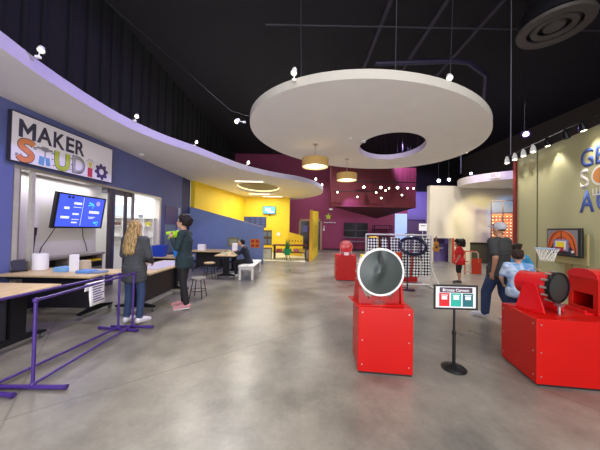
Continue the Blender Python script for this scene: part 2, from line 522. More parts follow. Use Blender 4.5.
# right soffit with curved fascia
re = smooth_curve([(8.1, 12.9), (7.85, 12.2), (8.05, 11.4), (8.9, 10.5), (10.2, 9.8), (11.6, 9.4), (13.0, 9.2)], 6)
slab_with_hole([(x, y) for x, y in re] + [(13.0, 12.98)], None, 3.9, 4.25, 'ceiling', WHITE, M('right_fascia', '#b9b0a8', 0.7), 'structure')

# olive wall on the right
def wr(y, off=0.0): return 4.81 + 0.2 * y - off
struct('wall_right', B().prism([(wr(7.2), 7.2), (wr(0.5), 0.5), (wr(0.5) + 0.25, 0.5), (wr(7.2) + 0.25, 7.2)], 0, 3.75), OLIVE)
struct('wall_right_upper', B().prism([(wr(4.2) + 0.25, 4.2), (wr(0.5) + 0.25, 0.5), (wr(0.5) + 0.35, 0.5), (wr(4.2) + 0.35, 4.2)], 3.75, 7.6), BLACKC)
struct('trim_4', B().prism([(wr(7.2) - 0.05, 7.2), (wr(7.2) + 0.26, 7.2), (wr(7.2) + 0.28, 7.32), (wr(7.2) - 0.02, 7.32)], 0, 3.78), REDTRIM)
struct('trim_5', B().prism([(wr(6.43) - 0.012, 6.43), (wr(6.41) - 0.012, 6.41), (wr(6.41) + 0.01, 6.41), (wr(6.43) + 0.01, 6.43)], 0, 3.75), M('dark_seam', '#5a5840', 0.8))

# studio opening columns and beams
for nm, y0, y1, x0, x1, m in (('trim_6', 4.44, 4.52, -5.16, -5.1, CREAMCOL), ('trim_7', 4.73, 4.80, -5.16, -5.1, CREAMCOL),
                              ('trim_8', 4.56, 4.60, -5.2, -5.16, GREYM),
                              ('trim_9', 6.66, 6.78, -5.15, -5.1, DARKCOL), ('trim_10', 6.80, 6.88, -5.15, -5.1, M('blue_grey_frame', '#3d3c5c', 0.5)),
                              ('trim_11', 7.26, 7.36, -5.14, -5.1, DARKCOL), ('trim_12', 7.58, 7.68, -5.14, -5.1, M('mid_grey_frame', '#757072', 0.5)),
                              ('trim_13', 9.02, 9.12, -5.28, -5.08, M('cream_frame', '#d8d2c4', 0.5))):
    struct(nm, B().box(x0, x1, y0, y1, 0, 2.62), m)
struct('trim_14', B().box(-5.3, -5.085, 4.42, 9.12, 2.6, 2.66), GREYM)
struct('trim_15', B().box(-5.28, -5.12, 6.62, 7.66, 2.48, 2.6), DARKCOL)


# baseboard
struct('baseboard_left', B().box(-5.1, -5.08, 9.15, 10.74, 0, 0.12), NAVY)
struct('baseboard_back', B().box(1.9, 8.6, 19.97, 20.0, 0, 0.12), M('dark_base', '#2b1520', 0.7))

# door in the back wall
dr = B(); dr.box(-0.1, 0.05, 19.9, 20.0, 0, 2.4).box(1.62, 1.77, 19.9, 20.0, 0, 2.4).box(-0.1, 1.77, 19.9, 20.0, 2.28, 2.43)
d1 = struct('door_1', dr, M('tan_door_frame', '#b08a72', 0.6))
B().box(0.05, 0.82, 19.95, 19.99, 0, 2.28).build('door_leaf', M('dark_door_glass', '#1f1a2c', 0.2), d1)
B().box(0.86, 1.62, 19.95, 19.99, 0, 2.28).build('door_leaf', MATS['dark_door_glass'], d1)
B().box(0.25, 0.6, 19.93, 19.95, 1.4, 1.9).build('notice', M('violet_notice', '#6b62a8', 0.5), d1)

# ================================================================== LEFT STUDIO
# sign
SG = M('sign_face', '#ece9f0', 0.6, var=0.02)
INK = M('sign_slate_ink', '#3c3a52', 0.6)
sg = thing('wall_sign', 'long white rectangular sign reading MAKER STUDIO on the blue wall', 'sign', (-5.04, 4.29, 2.71), R(87))
sg.scale = (0.94, 1, 0.97)
B().box(0, 2.3, -0.03, 0.035, 0, 0.88).build('panel', SG, sg, bevel=0.004)
fb = B(); fb.box(-0.015, 2.315, -0.034, 0.035, -0.015, 0.0).box(-0.015, 2.315, -0.034, 0.035, 0.88, 0.895).box(-0.015, 0, -0.034, 0.035, 0, 0.88).box(2.3, 2.315, -0.034, 0.035, 0, 0.88)
fb.build('frame', M('sign_edge', '#2c2a38', 0.6), sg)
y_ = -0.032
Mp = [(0, 0), (0.065, 0), (0.065, 0.2), (0.145, 0.075), (0.225, 0.2), (0.225, 0), (0.29, 0), (0.29, 0.33), (0.235, 0.33), (0.145, 0.185), (0.055, 0.33), (0, 0.33)]
B().prism([(0.11 + x, 0.455 + z) for x, z in Mp], y_ - 0.004, y_, 'y').build('letter', INK, sg)
for ch, a, c in (('A', 0.42, 0.71), ('K', 0.74, 0.98), ('E', 1.01, 1.20), ('R', 1.23, 1.46)):
    text(ch, 'letter', INK, sg, a, 0.455, 0.33, c - a, y_)


def outlined(ch, a, c, z, h, m):
    text(ch, 'letter_outline', INK, sg, a - 0.012, z - 0.012, h + 0.024, c - a + 0.024, y_, 0.002)
    return text(ch, 'letter', m, sg, a, z, h, c - a, y_ - 0.002, 0.004)


def stroke(pts, w, m, nm, yo=-0.004, closed=False):
    """a flat brush-stroke of width w along pts in the sign's plane"""
    bb = B()
    n = len(pts)
    L_, R_ = [], []
    for i in range(n):
        p = Vector(pts[i]); d = Vector(pts[min(i + 1, n - 1)]) - Vector(pts[max(i - 1, 0)])
        d.normalize(); nn = Vector((-d.y, d.x)) * w / 2
        L_.append(p + nn); R_.append(p - nn)
    for yy_ in (y_ + yo,):
        A = [bb.bm.verts.new((v.x, yy_, v.y)) for v in L_]; C = [bb.bm.verts.new((v.x, yy_, v.y)) for v in R_]
        A2 = [bb.bm.verts.new((v.x, yy_ + 0.004, v.y)) for v in L_]; C2 = [bb.bm.verts.new((v.x, yy_ + 0.004, v.y)) for v in R_]
        for i in range(n - 1):
            bb.bm.faces.new([A[i], A[i + 1], C[i + 1], C[i]]); bb.bm.faces.new([A[i], A[i + 1], A2[i + 1], A2[i]]); bb.bm.faces.new([C[i], C[i + 1], C2[i + 1], C2[i]])
    return bb.build(nm, m, sg)


Spts = smooth_curve([(0.37, 0.36), (0.30, 0.405), (0.18, 0.385), (0.155, 0.30), (0.25, 0.235), (0.335, 0.17), (0.30, 0.075), (0.18, 0.055), (0.11, 0.11)], 6)
stroke(Spts, 0.118, INK, 'letter_outline', -0.001)
stroke(Spts, 0.095, M('sign_orange', '#e08a5c', 0.6), 'letter', -0.004)
tk = B().box(0.07, 0.11, y_ - 0.006, y_, 0.13, 0.145).box(0.06, 0.10, y_ - 0.006, y_, 0.10, 0.115).box(0.36, 0.42, y_ - 0.006, y_, 0.33, 0.345).box(0.37, 0.42, y_ - 0.006, y_, 0.30, 0.315)
tk.build('plug_prong', INK, sg, split=True)
# T as a tool over a blue base
B().box(0.43, 0.73, y_ - 0.004, y_, 0.335, 0.375).box(0.52, 0.64, y_ - 0.005, y_, 0.315, 0.40).box(0.572, 0.592, y_ - 0.004, y_, 0.19, 0.32).build('letter', M('sign_grey', '#8d8c97', 0.6), sg)
B().box(0.47, 0.57, y_ - 0.004, y_, 0.03, 0.2, rot=(0, R(6), 0)).box(0.60, 0.68, y_ - 0.004, y_, 0.04, 0.2, rot=(0, R(-6), 0)).build('letter_base', M('sign_blue', '#6ea3d8', 0.6), sg)
Upts = smooth_curve([(0.82, 0.40), (0.82, 0.2), (0.85, 0.09), (0.94, 0.055), (1.03, 0.09), (1.06, 0.2), (1.06, 0.40)], 6)
stroke(Upts, 0.105, INK, 'letter_outline', -0.001)
stroke(Upts, 0.085, M('sign_lime', '#b9c84a', 0.6), 'letter', -0.004)
db = B()
for i, (px, pz) in enumerate(((0.74, 0.32), (0.73, 0.2), (0.76, 0.08), (1.14, 0.33), (1.15, 0.2), (1.12, 0.08))):
    db.box(px - 0.018, px + 0.018, y_ - 0.004, y_, pz - 0.006, pz + 0.006).ell((px, y_ - 0.002, pz), (0.012, 0.003, 0.012), u=8, v=5)
db.build('circuit_dot', INK, sg, split=True)
outlined('D', 1.18, 1.47, 0.04, 0.37, M('sign_silver', '#b5b2bf', 0.6))
tk = B()
for i in range(7):
    tk.box(1.195, 1.22 + 0.01 * (i % 2), y_ - 0.009, y_ - 0.005, 0.07 + i * 0.045, 0.078 + i * 0.045)
tk.build('ruler_tick', INK, sg, split=True)
B().box(1.565, 1.695, y_ - 0.004, y_, 0.02, 0.235).build('letter', M('sign_red', '#c63a52', 0.6), sg)
B().box(1.60, 1.66, y_ - 0.005, y_, 0.245, 0.275).ell((1.63, y_ - 0.002, 0.33), (0.05, 0.004, 0.06)).build('bulb', M('sign_yellow', '#e6d56a', 0.6), sg)
rb = B()
for a in (-60, -30, 0, 30, 60):
    rb.box(1.627, 1.633, y_ - 0.004, y_, 0.41, 0.455, rot=(0, R(a), 0), org=(1.63, y_, 0.34))
rb.build('light_ray', INK, sg, split=True)
gb = bmesh.new(); G = B(); n = 48; op = []; ip = []
for i in range(n):
    a = 2 * PI * i / n; rr = 0.2 if (i % 6) in (0, 1, 2) else 0.155
    op.append((1.96 + rr * math.cos(a), 0.215 + rr * math.sin(a))); ip.append((1.96 + 0.075 * math.cos(a), 0.215 + 0.075 * math.sin(a)))
for yy_ in (y_ - 0.005, y_):
    pass
A = [G.bm.verts.new((x, y_ - 0.005, z)) for x, z in op]; C = [G.bm.verts.new((x, y_ - 0.005, z)) for x, z in ip]
A2 = [G.bm.verts.new((x, y_, z)) for x, z in op]; C2 = [G.bm.verts.new((x, y_, z)) for x, z in ip]
for i in range(n):
    j = (i + 1) % n
    G.bm.faces.new([A[i], A[j], C[j], C[i]]); G.bm.faces.new([A[i], A[j], A2[j], A2[i]]); G.bm.faces.new([C[i], C[j], C2[j], C2[i]])
G.build('gear_letter', M('sign_purple', '#4a3a72', 0.6), sg)

# television
tv = thing('television', 'wide flat television showing a blue screen, tilted on the white studio wall', 'television', (-5.22, 5.22, 1.53), R(90), rot=(R(8), 0, R(90)))
B().box(0, 1.32, -0.03, 0.03, 0, 0.78).build('bezel', BLK, tv, bevel=0.006)
B().box(0.06, 1.26, -0.034, -0.03, 0.04, 0.745).build('screen', M('blue_screen', '#3048c8', 0.25, emit='#4b62f0', estr=0.85), tv)
sb = B(); SCRW = M('screen_pale_marks', '#ffffff', 0.4, emit='#b9cffc', estr=0.9)
for x, z, w_, h_ in ((0.42, 0.55, 0.2, 0.05), (0.2, 0.43, 0.12, 0.05), (0.42, 0.31, 0.16, 0.04), (0.15, 0.22, 0.2, 0.05), (0.42, 0.12, 0.14, 0.03), (0.85, 0.37, 0.3, 0.06), (0.85, 0.27, 0.2, 0.015), (0.42, 0.2, 0.18, 0.012), (0.655, 0.06, 0.006, 0.66), (0.86, 0.24, 0.14, 0.012), (0.42, 0.48, 0.2, 0.012)):
    sb.box(x, x + w_, -0.037, -0.034, z, z + h_)
sb.build('screen_marks', SCRW, tv)
cb = B(); CY = M('screen_cyan', '#50c8ff', 0.4, emit='#4fd0ff', estr=0.8)
for i in range(26):
    a = random.random() * 6.3; r_ = 0.1 * random.random()
    cx_, cz_ = ((0.88, 0.56) if i < 14 else (1.05, 0.12))
    x, z = cx_ + r_ * math.cos(a), cz_ + 0.8 * r_ * math.sin(a); cb.box(x, x + 0.03, -0.037, -0.034, z, z + 0.025)
cb.build('screen_graphic', CY, tv)
B().ell((1.08, -0.035, 0.62), (0.06, 0.003, 0.06)).build('screen_emblem', M('screen_tan', '#b0a4c0', 0.4, emit='#a8a0c8', estr=0.7), tv)
B().ell((0.28, -0.036, 0.70), (0.035, 0.002, 0.03)).ell((0.37, -0.036, 0.70), (0.035, 0.002, 0.03)).build('screen_dark_marks', M('screen_navy', '#101a60', 0.4), tv)
B().box(0.5, 0.8, 0.03, 0.285, 0.25, 0.55).build('bracket', BLKM, tv)
for k, (a, c_) in enumerate(((5.55, 5.25), (6.2, 6.45))):
    tag(B().tube([(-5.40, a, 1.58), (-5.46, a * .6 + c_ * .4, 1.3), (-5.47, c_ * .8 + a * .2, 1.12), (-5.47, c_, 0.93)], 0.008).build('cable', BLK, smooth=True),
        ('thin black cable hanging from the left half of the television' if k == 0 else 'thin black cable hanging from the right half of the television'), 'cable')

# counter along the wall
ct = thing('counter', 'long grey laminate counter below the blue television', 'counter', (-5.48, 4.62, 0))
B().box(0, 0.36, 0, 1.98, 0.86, 0.91).build('worktop', COUNT, ct, bevel=0.004)
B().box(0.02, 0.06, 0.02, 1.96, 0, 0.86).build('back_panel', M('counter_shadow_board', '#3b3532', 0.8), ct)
for yy_ in (0.05, 0.95, 1.9): B().box(0.06, 0.33, yy_, yy_ + 0.04, 0, 0.86).build('side_panel', COUNT, ct)
B().box(0.06, 0.33, 0.1, 1.9, 0.53, 0.56).build('shelf', COUNT, ct)


def stuff_box(name, label, cat, x0, x1, y0, y1, z0, z1, m, group=None, bev=0.006):
    o = B().box(-(x1 - x0) / 2, (x1 - x0) / 2, -(y1 - y0) / 2, (y1 - y0) / 2, 0, z1 - z0).build(name, m, bevel=bev, loc=((x0 + x1) / 2, (y0 + y1) / 2, z0))
    return tag(o, label, cat, group)


o = thing('toolbox', 'yellow and black toolbox on the shelf under the grey counter', 'toolbox', (-5.25, 6.4, 0.56))
B().box(-0.1, 0.1, -0.14, 0.14, 0, 0.14).build('body', BLK, o, bevel=0.01)
B().box(-0.1, 0.1, -0.14, 0.14, 0.14, 0.19).build('lid', YELP, o, bevel=0.01)
B().tube([(0, -0.07, 0.19), (0, -0.06, 0.24), (0, 0.06, 0.24), (0, 0.07, 0.19)], 0.012).build('handle', BLK, o)
stuff_box('plastic_tray', 'lime green plastic tray on the shelf under the grey counter end', 'tray', -5.38, -5.18, 6.5, 6.5 + .02, 0.43, 0.5, M('lime_plastic', '#a4c63a', 0.5)) if False else None
o = thing('storage_tray', 'lime green storage tray beside the toolbox under the grey counter', 'tray', (-5.25, 6.02, 0.56))
B().box(-0.1, 0.1, -0.2, 0.2, 0, 0.02).box(-0.1, -0.09, -0.2, 0.2, 0.02, 0.1).box(0.09, 0.1, -0.2, 0.2, 0.02, 0.1).box(-0.09, 0.09, -0.2, -0.19, 0.02, 0.1).box(-0.09, 0.09, 0.19, 0.2, 0.02, 0.1).build('tub', M('lime_plastic', '#a4c63a', 0.5), o)


def caster(parent, x, y):
    c = B().box(x - 0.02, x + 0.02, y - 0.02, y + 0.02, 0.07, 0.1).box(x - 0.02, x - 0.014, y - 0.02, y + 0.02, 0.03, 0.08).box(x + 0.014, x + 0.02, y - 0.02, y + 0.02, 0.03, 0.08).build('caster', STEEL, parent)
    B().cyl((x - 0.012, y, 0.034), (x + 0.012, y, 0.034), 0.034, seg=16).build('wheel', M('caster_rubber', '#55524f', 0.5), c, smooth=True)


def workbench(label, x0, x1, y0, y1, along='x', panel=True, h=0.75, top=BENCH, group='wooden topped rolling workbenches'):
    """T-leg table; long side 'along'"""
    cx_, cy_ = (x0 + x1) / 2, (y0 + y1) / 2
    t = thing('workbench', label, 'table', (cx_, cy_, 0), group=group)
    X, Y = (x1 - x0) / 2, (y1 - y0) / 2
    B().box(-X, X, -Y, Y, h - 0.035, h).build('tabletop', top, t, bevel=0.006)
    b = B()
    b.box(-X + 0.1, X - 0.1, -Y + 0.1, -Y + 0.14, h - 0.09, h - 0.035).box(-X + 0.1, X - 0.1, Y - 0.14, Y - 0.1, h - 0.09, h - 0.035)
    b.build('under_rail', BLKM, t, split=True)
    L = X if along == 'x' else Y; W = Y if along == 'x' else X
    for s in (-1, 1):
        p = s * (L - 0.2)
        lb = B(); fb_ = B(); ww = W - 0.03
        if along == 'x':
            lb.box(p - 0.03, p + 0.03, -0.09, 0.09, 0.13, h - 0.035)
            fb_.prism([(-ww, 0.085), (ww, 0.085), (ww, 0.11), (0.1, 0.16), (-0.1, 0.16), (-ww, 0.11)], p - 0.035, p + 0.035, 'x')
            cc = [(p, -ww + 0.03), (p, ww - 0.03)]
        else:
            lb.box(-0.09, 0.09, p - 0.03, p + 0.03, 0.13, h - 0.035)
            fb_.prism([(-ww, 0.085), (ww, 0.085), (ww, 0.11), (0.1, 0.16), (-0.1, 0.16), (-ww, 0.11)], p - 0.035, p + 0.035, 'y')
            cc = [(-ww + 0.03, p), (ww - 0.03, p)]
        lb.build('leg', BLKM, t); fb_.build('foot', BLKM, t)
        for c_ in cc: caster(t, *c_)
    if panel:
        b = B()
        if along == 'x': b.box(-X + 0.2, X - 0.2, -0.13, -0.11, 0.14, h - 0.035)
        else: b.box(-0.12, -0.1, -Y + 0.2, Y - 0.2, 0.2, h - 0.035)
        b.build('modesty_panel', M('black_panel', '#1d1a1c', 0.5), t)
    return t


workbench('wood-topped black workbench at the very left edge, nearest the purple barriers', -5.05, -3.42, 2.85, 3.62, 'x')
workbench('wood-topped black workbench carrying the white roll and blue boxes, below the television', -5.08, -3.47, 4.17, 4.95, 'x')
# enclosed bench behind the woman
t = thing('workbench', 'long dark-sided workbench between the blonde woman and the man in black', 'table', (-3.07, 5.44, 0), group='wooden topped rolling workbenches')
B().box(-0.38, 0.38, -0.92, 0.95, 0.715, 0.75).build('tabletop', BENCH, t, bevel=0.006)
B().box(-0.02, 0.02, -0.82, 0.85, 0.1, 0.715).build('modesty_panel', M('dark_brown_panel', '#2e2526', 0.5), t)
for s in (-0.7, 0.72):
    B().prism([(-0.36, 0.085), (0.36, 0.085), (0.36, 0.11), (0.1, 0.16), (-0.1, 0.16), (-0.36, 0.11)], s - 0.035, s + 0.035, 'y').build('foot', BLKM, t)
    B().box(-0.09, 0.09, s - 0.03, s + 0.03, 0.13, 0.715).build('leg', BLKM, t)
    caster(t, -0.33, s); caster(t, 0.33, s)
B().box(-0.3, 0.3, -0.5, 0.85, 0.75, 0.756).build('cutting_mat', M('pale_violet_mat', '#b9b2c4', 0.6), t)
tag(B().box(-0.07, 0.07, -0.72, 0.66, 0, 0.05).build('floor_channel', M('pale_aluminium_channel', '#b4b2ae', 0.45), bevel=0.01, loc=(-3.1, 5.42, 0)),
    'pale floor cable channel under the long dark-sided workbench', 'cable cover')
workbench('wood-topped black workbench with blue bins at the back of the studio', -4.75, -3.2, 7.0, 7.65, 'x')

# things on the benches
o = thing('paper_roll', 'fat white paper roll standing on the workbench below the television', 'paper roll', (-4.87, 4.72, 0.75))
B().lathe([(0.025, 0), (0.11, 0), (0.115, 0.005), (0.115, 0.3), (0.11, 0.305), (0.025, 0.305), (0.025, 0)], 28).build('roll', PAPER, o, smooth=True)
stuff_box('tall_carton', 'tall slim white carton between two blue boxes on the workbench', 'box', -4.18, -4.07, 4.55, 4.64, 0.75, 1.06, PAPER)
stuff_box('tan_carton', 'low tan carton behind the tall white carton', 'box', -4.2, -4.03, 4.72, 4.86, 0.75, 0.93, M('tan_card', '#c8b8a0', 0.8))
o = stuff_box('supply_box', 'pale blue supply box left of the tall white carton', 'box', -4.42, -4.2, 4.5, 4.72, 0.75, 0.83, LBLUE)
o = stuff_box('supply_box', 'blue supply box right of the tall white carton', 'box', -3.93, -3.68, 4.4, 4.6, 0.75, 0.80, M('mid_blue_card', '#5f93d8', 0.6))
o = stuff_box('supply_box', 'flat grey blue box at the right end of the workbench below the television', 'box', -3.66, -3.5, 4.42, 4.62, 0.75, 0.785, M('grey_blue_card', '#7d90b0', 0.6))
for x, y, l in () and ((-4.95, 4.3, 'small clear glass jar on the left of a pair under the bench edge'), (-4.8, 4.3, 'small clear glass jar on the right of a pair under the bench edge')):
    pass
o = thing('tablet_stand', 'black tablet leaning on a stand near the pale columns', 'tablet', (-5.0, 4.48, 0.75), R(60))
B().box(-0.1, 0.1, -0.06, 0.08, 0, 0.015).build('base', BLK, o)
B().box(-0.09, 0.09, -0.01, 0.01, 0.015, 0.22, rot=(R(-25), 0, 0), org=(0, 0, 0.015)).build('tablet', BLK, o, bevel=0.004)
o = thing('rolled_tool', 'long black tool leaning against the white wall below the television', 'tool', (-5.28, 4.98, 0.91), 0)
B().cyl((-0.02, -0.02, 0), (-0.12, 0.12, 0.5), 0.02, 0.02, seg=10).build('shaft', BLK, o)
B().cyl((-0.115, 0.11, 0.46), (-0.13, 0.14, 0.62), 0.03, 0.03, seg=10).build('grip', BLKM, o)
# blue bins and black machine at the back bench
BB = M('deep_blue_plastic', '#2545b5', 0.4)
def bin_(label, x, y, z, m, w=0.3, d=0.25, h=0.22):
    o = thing('storage_bin', label, 'bin', (x, y, z))
    bb = B(); vs = []
    for zz, k, t_ in ((0, .85, 0), (h, 1, 0), (h, .93, 0), (0.02, .8, 0)):
        vs.append([bb.bm.verts.new((sx * w / 2 * k, sy * d / 2 * k, zz)) for sx, sy in ((-1, -1), (1, -1), (1, 1), (-1, 1))])
    bb.bm.faces.new(vs[0]); bb.bm.faces.new(vs[3])
    for A_, C_ in zip(vs, vs[1:]):
        for i in range(4): bb.bm.faces.new([A_[i], A_[(i + 1) % 4], C_[(i + 1) % 4], C_[i]])
    bb.build('tub', m, o, bevel=0.004)
    B().box(-w / 2 - 0.01, w / 2 + 0.01, -d / 2 - 0.012, -d / 2, h - 0.03, h).box(-w / 2 - 0.01, w / 2 + 0.01, d / 2, d / 2 + 0.012, h - 0.03, h).build('rim', m, o)
    return o
bin_('pale blue open bin on the back workbench', -4.36, 7.2, 0.75, M('sky_plastic', '#7db4e8', 0.4), 0.3, 0.25, 0.27)
bin_('deep blue open bin on the back workbench', -3.98, 7.15, 0.75, BB, 0.32, 0.25, 0.32)
bin_('bright blue bin at the right end of the back workbench, beside the man in black', -3.42, 7.2, 0.75, M('bright_blue_plastic', '#2f8be0', 0.4), 0.3, 0.28, 0.26)
o = thing('desk_machine', 'small black machine at the left end of the back workbench', 'machine', (-4.66, 7.45, 0.75))
B().box(-0.08, 0.1, -0.15, 0.15, 0, 0.16).build('body', BLK, o, bevel=0.02)
B().box(-0.05, 0.08, -0.05, 0.1, 0.16, 0.3).build('hopper', BLKM, o, bevel=0.01)

# shelves on the studio back wall
CAB = M('cabinet_white', '#e6e4de', 0.6)
sh = thing('shelving_unit', 'white shelving unit with a glowing panel on the studio back wall', 'shelf', (-5.9, 9.1, 0))
B().box(-0.95, 0.72, -0.02, 0, 0.95, 2.45).build('back_board', CAB, sh)
for z in (1.22, 1.6, 1.88): B().box(-0.95, 0.72, -0.26, -0.02, z, z + 0.02).build('shelf_board', CAB, sh)
for x in (-0.95, -0.4, 0.0, 0.36, 0.7): B().box(x, x + 0.018, -0.26, -0.02, 0.95, 1.88).build('divider', CAB, sh)
B().box(-0.1, 0.66, -0.06, -0.02, 1.93, 2.42).build('light_panel', M('glowing_shelf_panel', '#e8fbff', 0.4, emit='#dff4ff', estr=1.25), sh)
B().box(-0.9, -0.25, -0.06, -0.02, 1.95, 2.35).build('glass_door', M('pale_cabinet_glass', '#c2d4dc', 0.3), sh)
def basket(label, x, z, m):
    o = thing('shelf_basket', label, 'basket', (x, 8.97, z))
    B().lathe([(0.0, 0.0), (0.07, 0.0), (0.1, 0.09), (0.092, 0.09), (0.065, 0.01), (0, 0.01)], 16).build('bowl', m, o, smooth=True)
    b = B()
    for i in range(5): b.ell((0.05 * math.cos(i * 1.3), 0.05 * math.sin(i * 1.3), 0.09), 0.035, u=8, v=6)
    b.build('contents', m, o, smooth=True)
basket('yellow basket of craft pieces on the upper white shelf', -5.45, 1.625, M('craft_yellow', '#d6cf4a', 0.6))
basket('grey basket of parts on top of the white shelving', -5.72, 1.905, M('craft_grey', '#8c8f98', 0.6))
basket('red basket on the lower white shelf behind the blonde woman', -6.3, 1.24, M('craft_red', '#a34444', 0.6))
basket('brown basket at the left end of the upper white shelf', -6.55, 1.625, M('craft_brown', '#7a5a55', 0.6))
stuff_box('shelf_carton', 'lower white carton behind the blonde woman on the studio shelves', 'box', -6.2, -6.0, 8.9, 9.05, 1.625, 1.78, M('brown_card', '#8a6a52', 0.8))

# poster, grey door on the blue wall past the studio
dd = struct('door_2', B().box(-5.1, -5.085, 9.35, 10.25, 0, 2.1), M('slate_door', '#5a6890', 0.6))
B().box(-5.085, -5.07, 9.42, 10.2, 0.6, 1.68).build('door_panel', M('grey_green_panel', '#7d8ea0', 0.5), dd)
tag(B().box(-5.085, -5.07, 9.4, 10.3, 1.72, 2.42).build('wall_poster', M('mauve_poster', '#5d5287', 0.6)), 'mauve rectangular poster on the blue wall beside the studio shelves', 'poster')
struct('trim_16', B().box(-5.1, -5.06, 10.42, 10.55, 0, 2.4), M('pale_strip', '#b9bed4', 0.5))

# ================================================================== BARRIERS
def barrier(label, x0, y0, x1, y1):
    L = math.hypot(x1 - x0, y1 - y0); a = math.atan2(y1 - y0, x1 - x0)
    t = thing('barrier', label, 'barrier', (x0, y0, 0), a, group='purple pipe barriers')
    r = 0.0155
    B().cyl((0, 0, 0.86), (L, 0, 0.86), r, seg=14).build('top_rail', PUR, t, smooth=True)
    B().cyl((0.02, 0, 0.05), (L - 0.02, 0, 0.05), r, seg=14).build('bottom_rail', PUR, t, smooth=True)
    for x in (0, L):
        B().cyl((x, 0, 0.05), (x, 0, 0.86), r, seg=14).build('post', PUR, t, smooth=True)
        f = B().cyl((x, -0.31, 0.025), (x, 0.31, 0.025), 0.02, seg=14).build('foot', PUR, t, smooth=True)
        B().cyl((x, -0.325, 0.025), (x, -0.30, 0.025), 0.024, seg=14).cyl((x, 0.30, 0.025), (x, 0.325, 0.025), 0.024, seg=14).build('end_cap', M('purple_cap', '#3e2670', 0.4), f, smooth=True)
        B().ell((x, 0, 0.86), 0.026).ell((x, 0, 0.05), 0.026).build('fitting', PUR, t, smooth=True)
    return t


barrier('purple pipe barrier with its near post fully in view', -2.56, 2.45, -2.60, 3.95)
barrier('purple pipe barrier running off the left edge of the photo', -2.92, 2.36, -2.75, 3.85)
pp = thing('notice_sheet', 'white printed notice sheet hanging over the purple barrier rails', 'notice', (-2.6, 3.2, 0), R(92))
b = B(); cur = []
prof = [(-0.026, 0.72), (-0.032, 0.80), (-0.026, 0.868), (-0.01, 0.884), (0.01, 0.884), (0.026, 0.868), (0.034, 0.78), (0.04, 0.68)]
prof = [(-0.05, 0.60), (-0.034, 0.70), (-0.026, 0.80), (-0.025, 0.868), (-0.012, 0.882), (0.012, 0.882), (0.025, 0.868), (0.027, 0.82), (0.03, 0.78)]
rows = [[b.bm.verts.new((x, y + 0.012 * math.sin(6 * x + z * 4), z)) for x in (-0.115, -0.06, 0, 0.06, 0.115)] for y, z in prof]
for A_, C_ in zip(rows, rows[1:]):
    for i in range(4): b.bm.faces.new([A_[i], A_[i + 1], C_[i + 1], C_[i]])
pg = b.build('sheet', PAPER, pp, smooth=True)
so = pg.modifiers.new('t', 'SOLIDIFY'); so.thickness = 0.0015
b = B()
for i in range(7):
    z = 0.83 - i * 0.03
    yb = -0.029 - (0.83 - z) * 0.09
    b.box(-0.09, 0.09 - 0.025 * (i % 3), yb - 0.016, yb - 0.013, z - 0.006, z + 0.006)
b.build('print_lines', M('print_violet', '#5a4a86', 0.7), pp)

# ================================================================== DISC AND LAMPS
disc = thing('ceiling_disc', 'large round white suspended ceiling disc with an off-centre hole', 'ceiling panel', (1.68, 6.07, 3.75))
bm = bmesh.new()
Rd = 2.62
ca_, sa_ = 0.805, 0.593
def ell_pt(a, ra, rb, c_, s_, ox=0, oy=0): return (ox + ra * math.cos(a) * c_ - rb * math.sin(a) * s_, oy + ra * math.cos(a) * s_ + rb * math.sin(a) * c_)
outer = [ell_pt(2 * PI * i / 96, 3.0, 2.31, ca_, sa_) for i in range(96)]
hole = [ell_pt(2 * PI * i / 48, 1.06, 0.81, 0.317, 0.948, 0.64, 0.36) for i in range(48)]
so = slab_with_hole(outer, hole, 0, 0.14, 'slab', WHITE, M('disc_rim', '#b9b4a9', 0.7, var=0.02)); so.parent = disc
for (x, y) in ((-1.7, -1.6), (1.2, -1.2), (-1.7, 0.6), (1.9, 1.6), (-0.2, -2.1)):
    B().cyl((x, y, 0.14), (x * 1.05, y * 1.05, 3.85), 0.008, seg=6).build('hanging_rod', M('dim_rod', '#221f28', 0.6), disc)
B().cyl((-0.2, -0.1, -0.03), (-0.2, -0.1, 0), 0.06, seg=20).cyl((-0.55, -0.25, -0.012), (-0.55, -0.25, 0), 0.04, seg=16).build('smoke_detector', WPL, disc, smooth=True)


def spotlight(label, loc, target, lens=LENS, power=0, colour=WARM, angle=70, size=1.0, group='rim spotlights', hm=None, post=0.14, postdir=(0, 0, -1), lr=0.05):
    t = thing('spotlight', label, 'spotlight', loc, group=group)
    d = (Vector(target) - Vector(loc)).normalized(); q = d.to_track_quat('Z', 'Y')
    hm = hm or WPL
    mt = q.to_matrix().to_4x4()
    B().lathe([(0, -0.08 * size), (0.03 * size, -0.08 * size), (0.045 * size, -0.04 * size), (0.06 * size, 0.07 * size), (0.056 * size, 0.07 * size), (0.0, 0.045 * size)], 20, mt).build('housing', hm, t, smooth=True)
    B().lathe([(0, 0.052 * size), (0.052 * size, 0.052 * size), (0.052 * size, 0.06 * size), (0.0, 0.066 * size)], 20, mt).build('lens', lens, t, smooth=True)
    pd = Vector(postdir) * post
    B().cyl((0, 0, 0), tuple(pd), 0.011 * size if post < 1 else 0.006, seg=8).box(pd.x - 0.03, pd.x + 0.03, pd.y - 0.02, pd.y + 0.02, pd.z - 0.015, pd.z + 0.015).build('bracket', hm, t)
    if power:
        bpy.context.view_layer.update()
        lp = Vector(loc) + d * (0.09 * size)
        light('SPOT', lp, target, power, colour, lr, angle=angle, blend=0.7, parent=t)
    return t


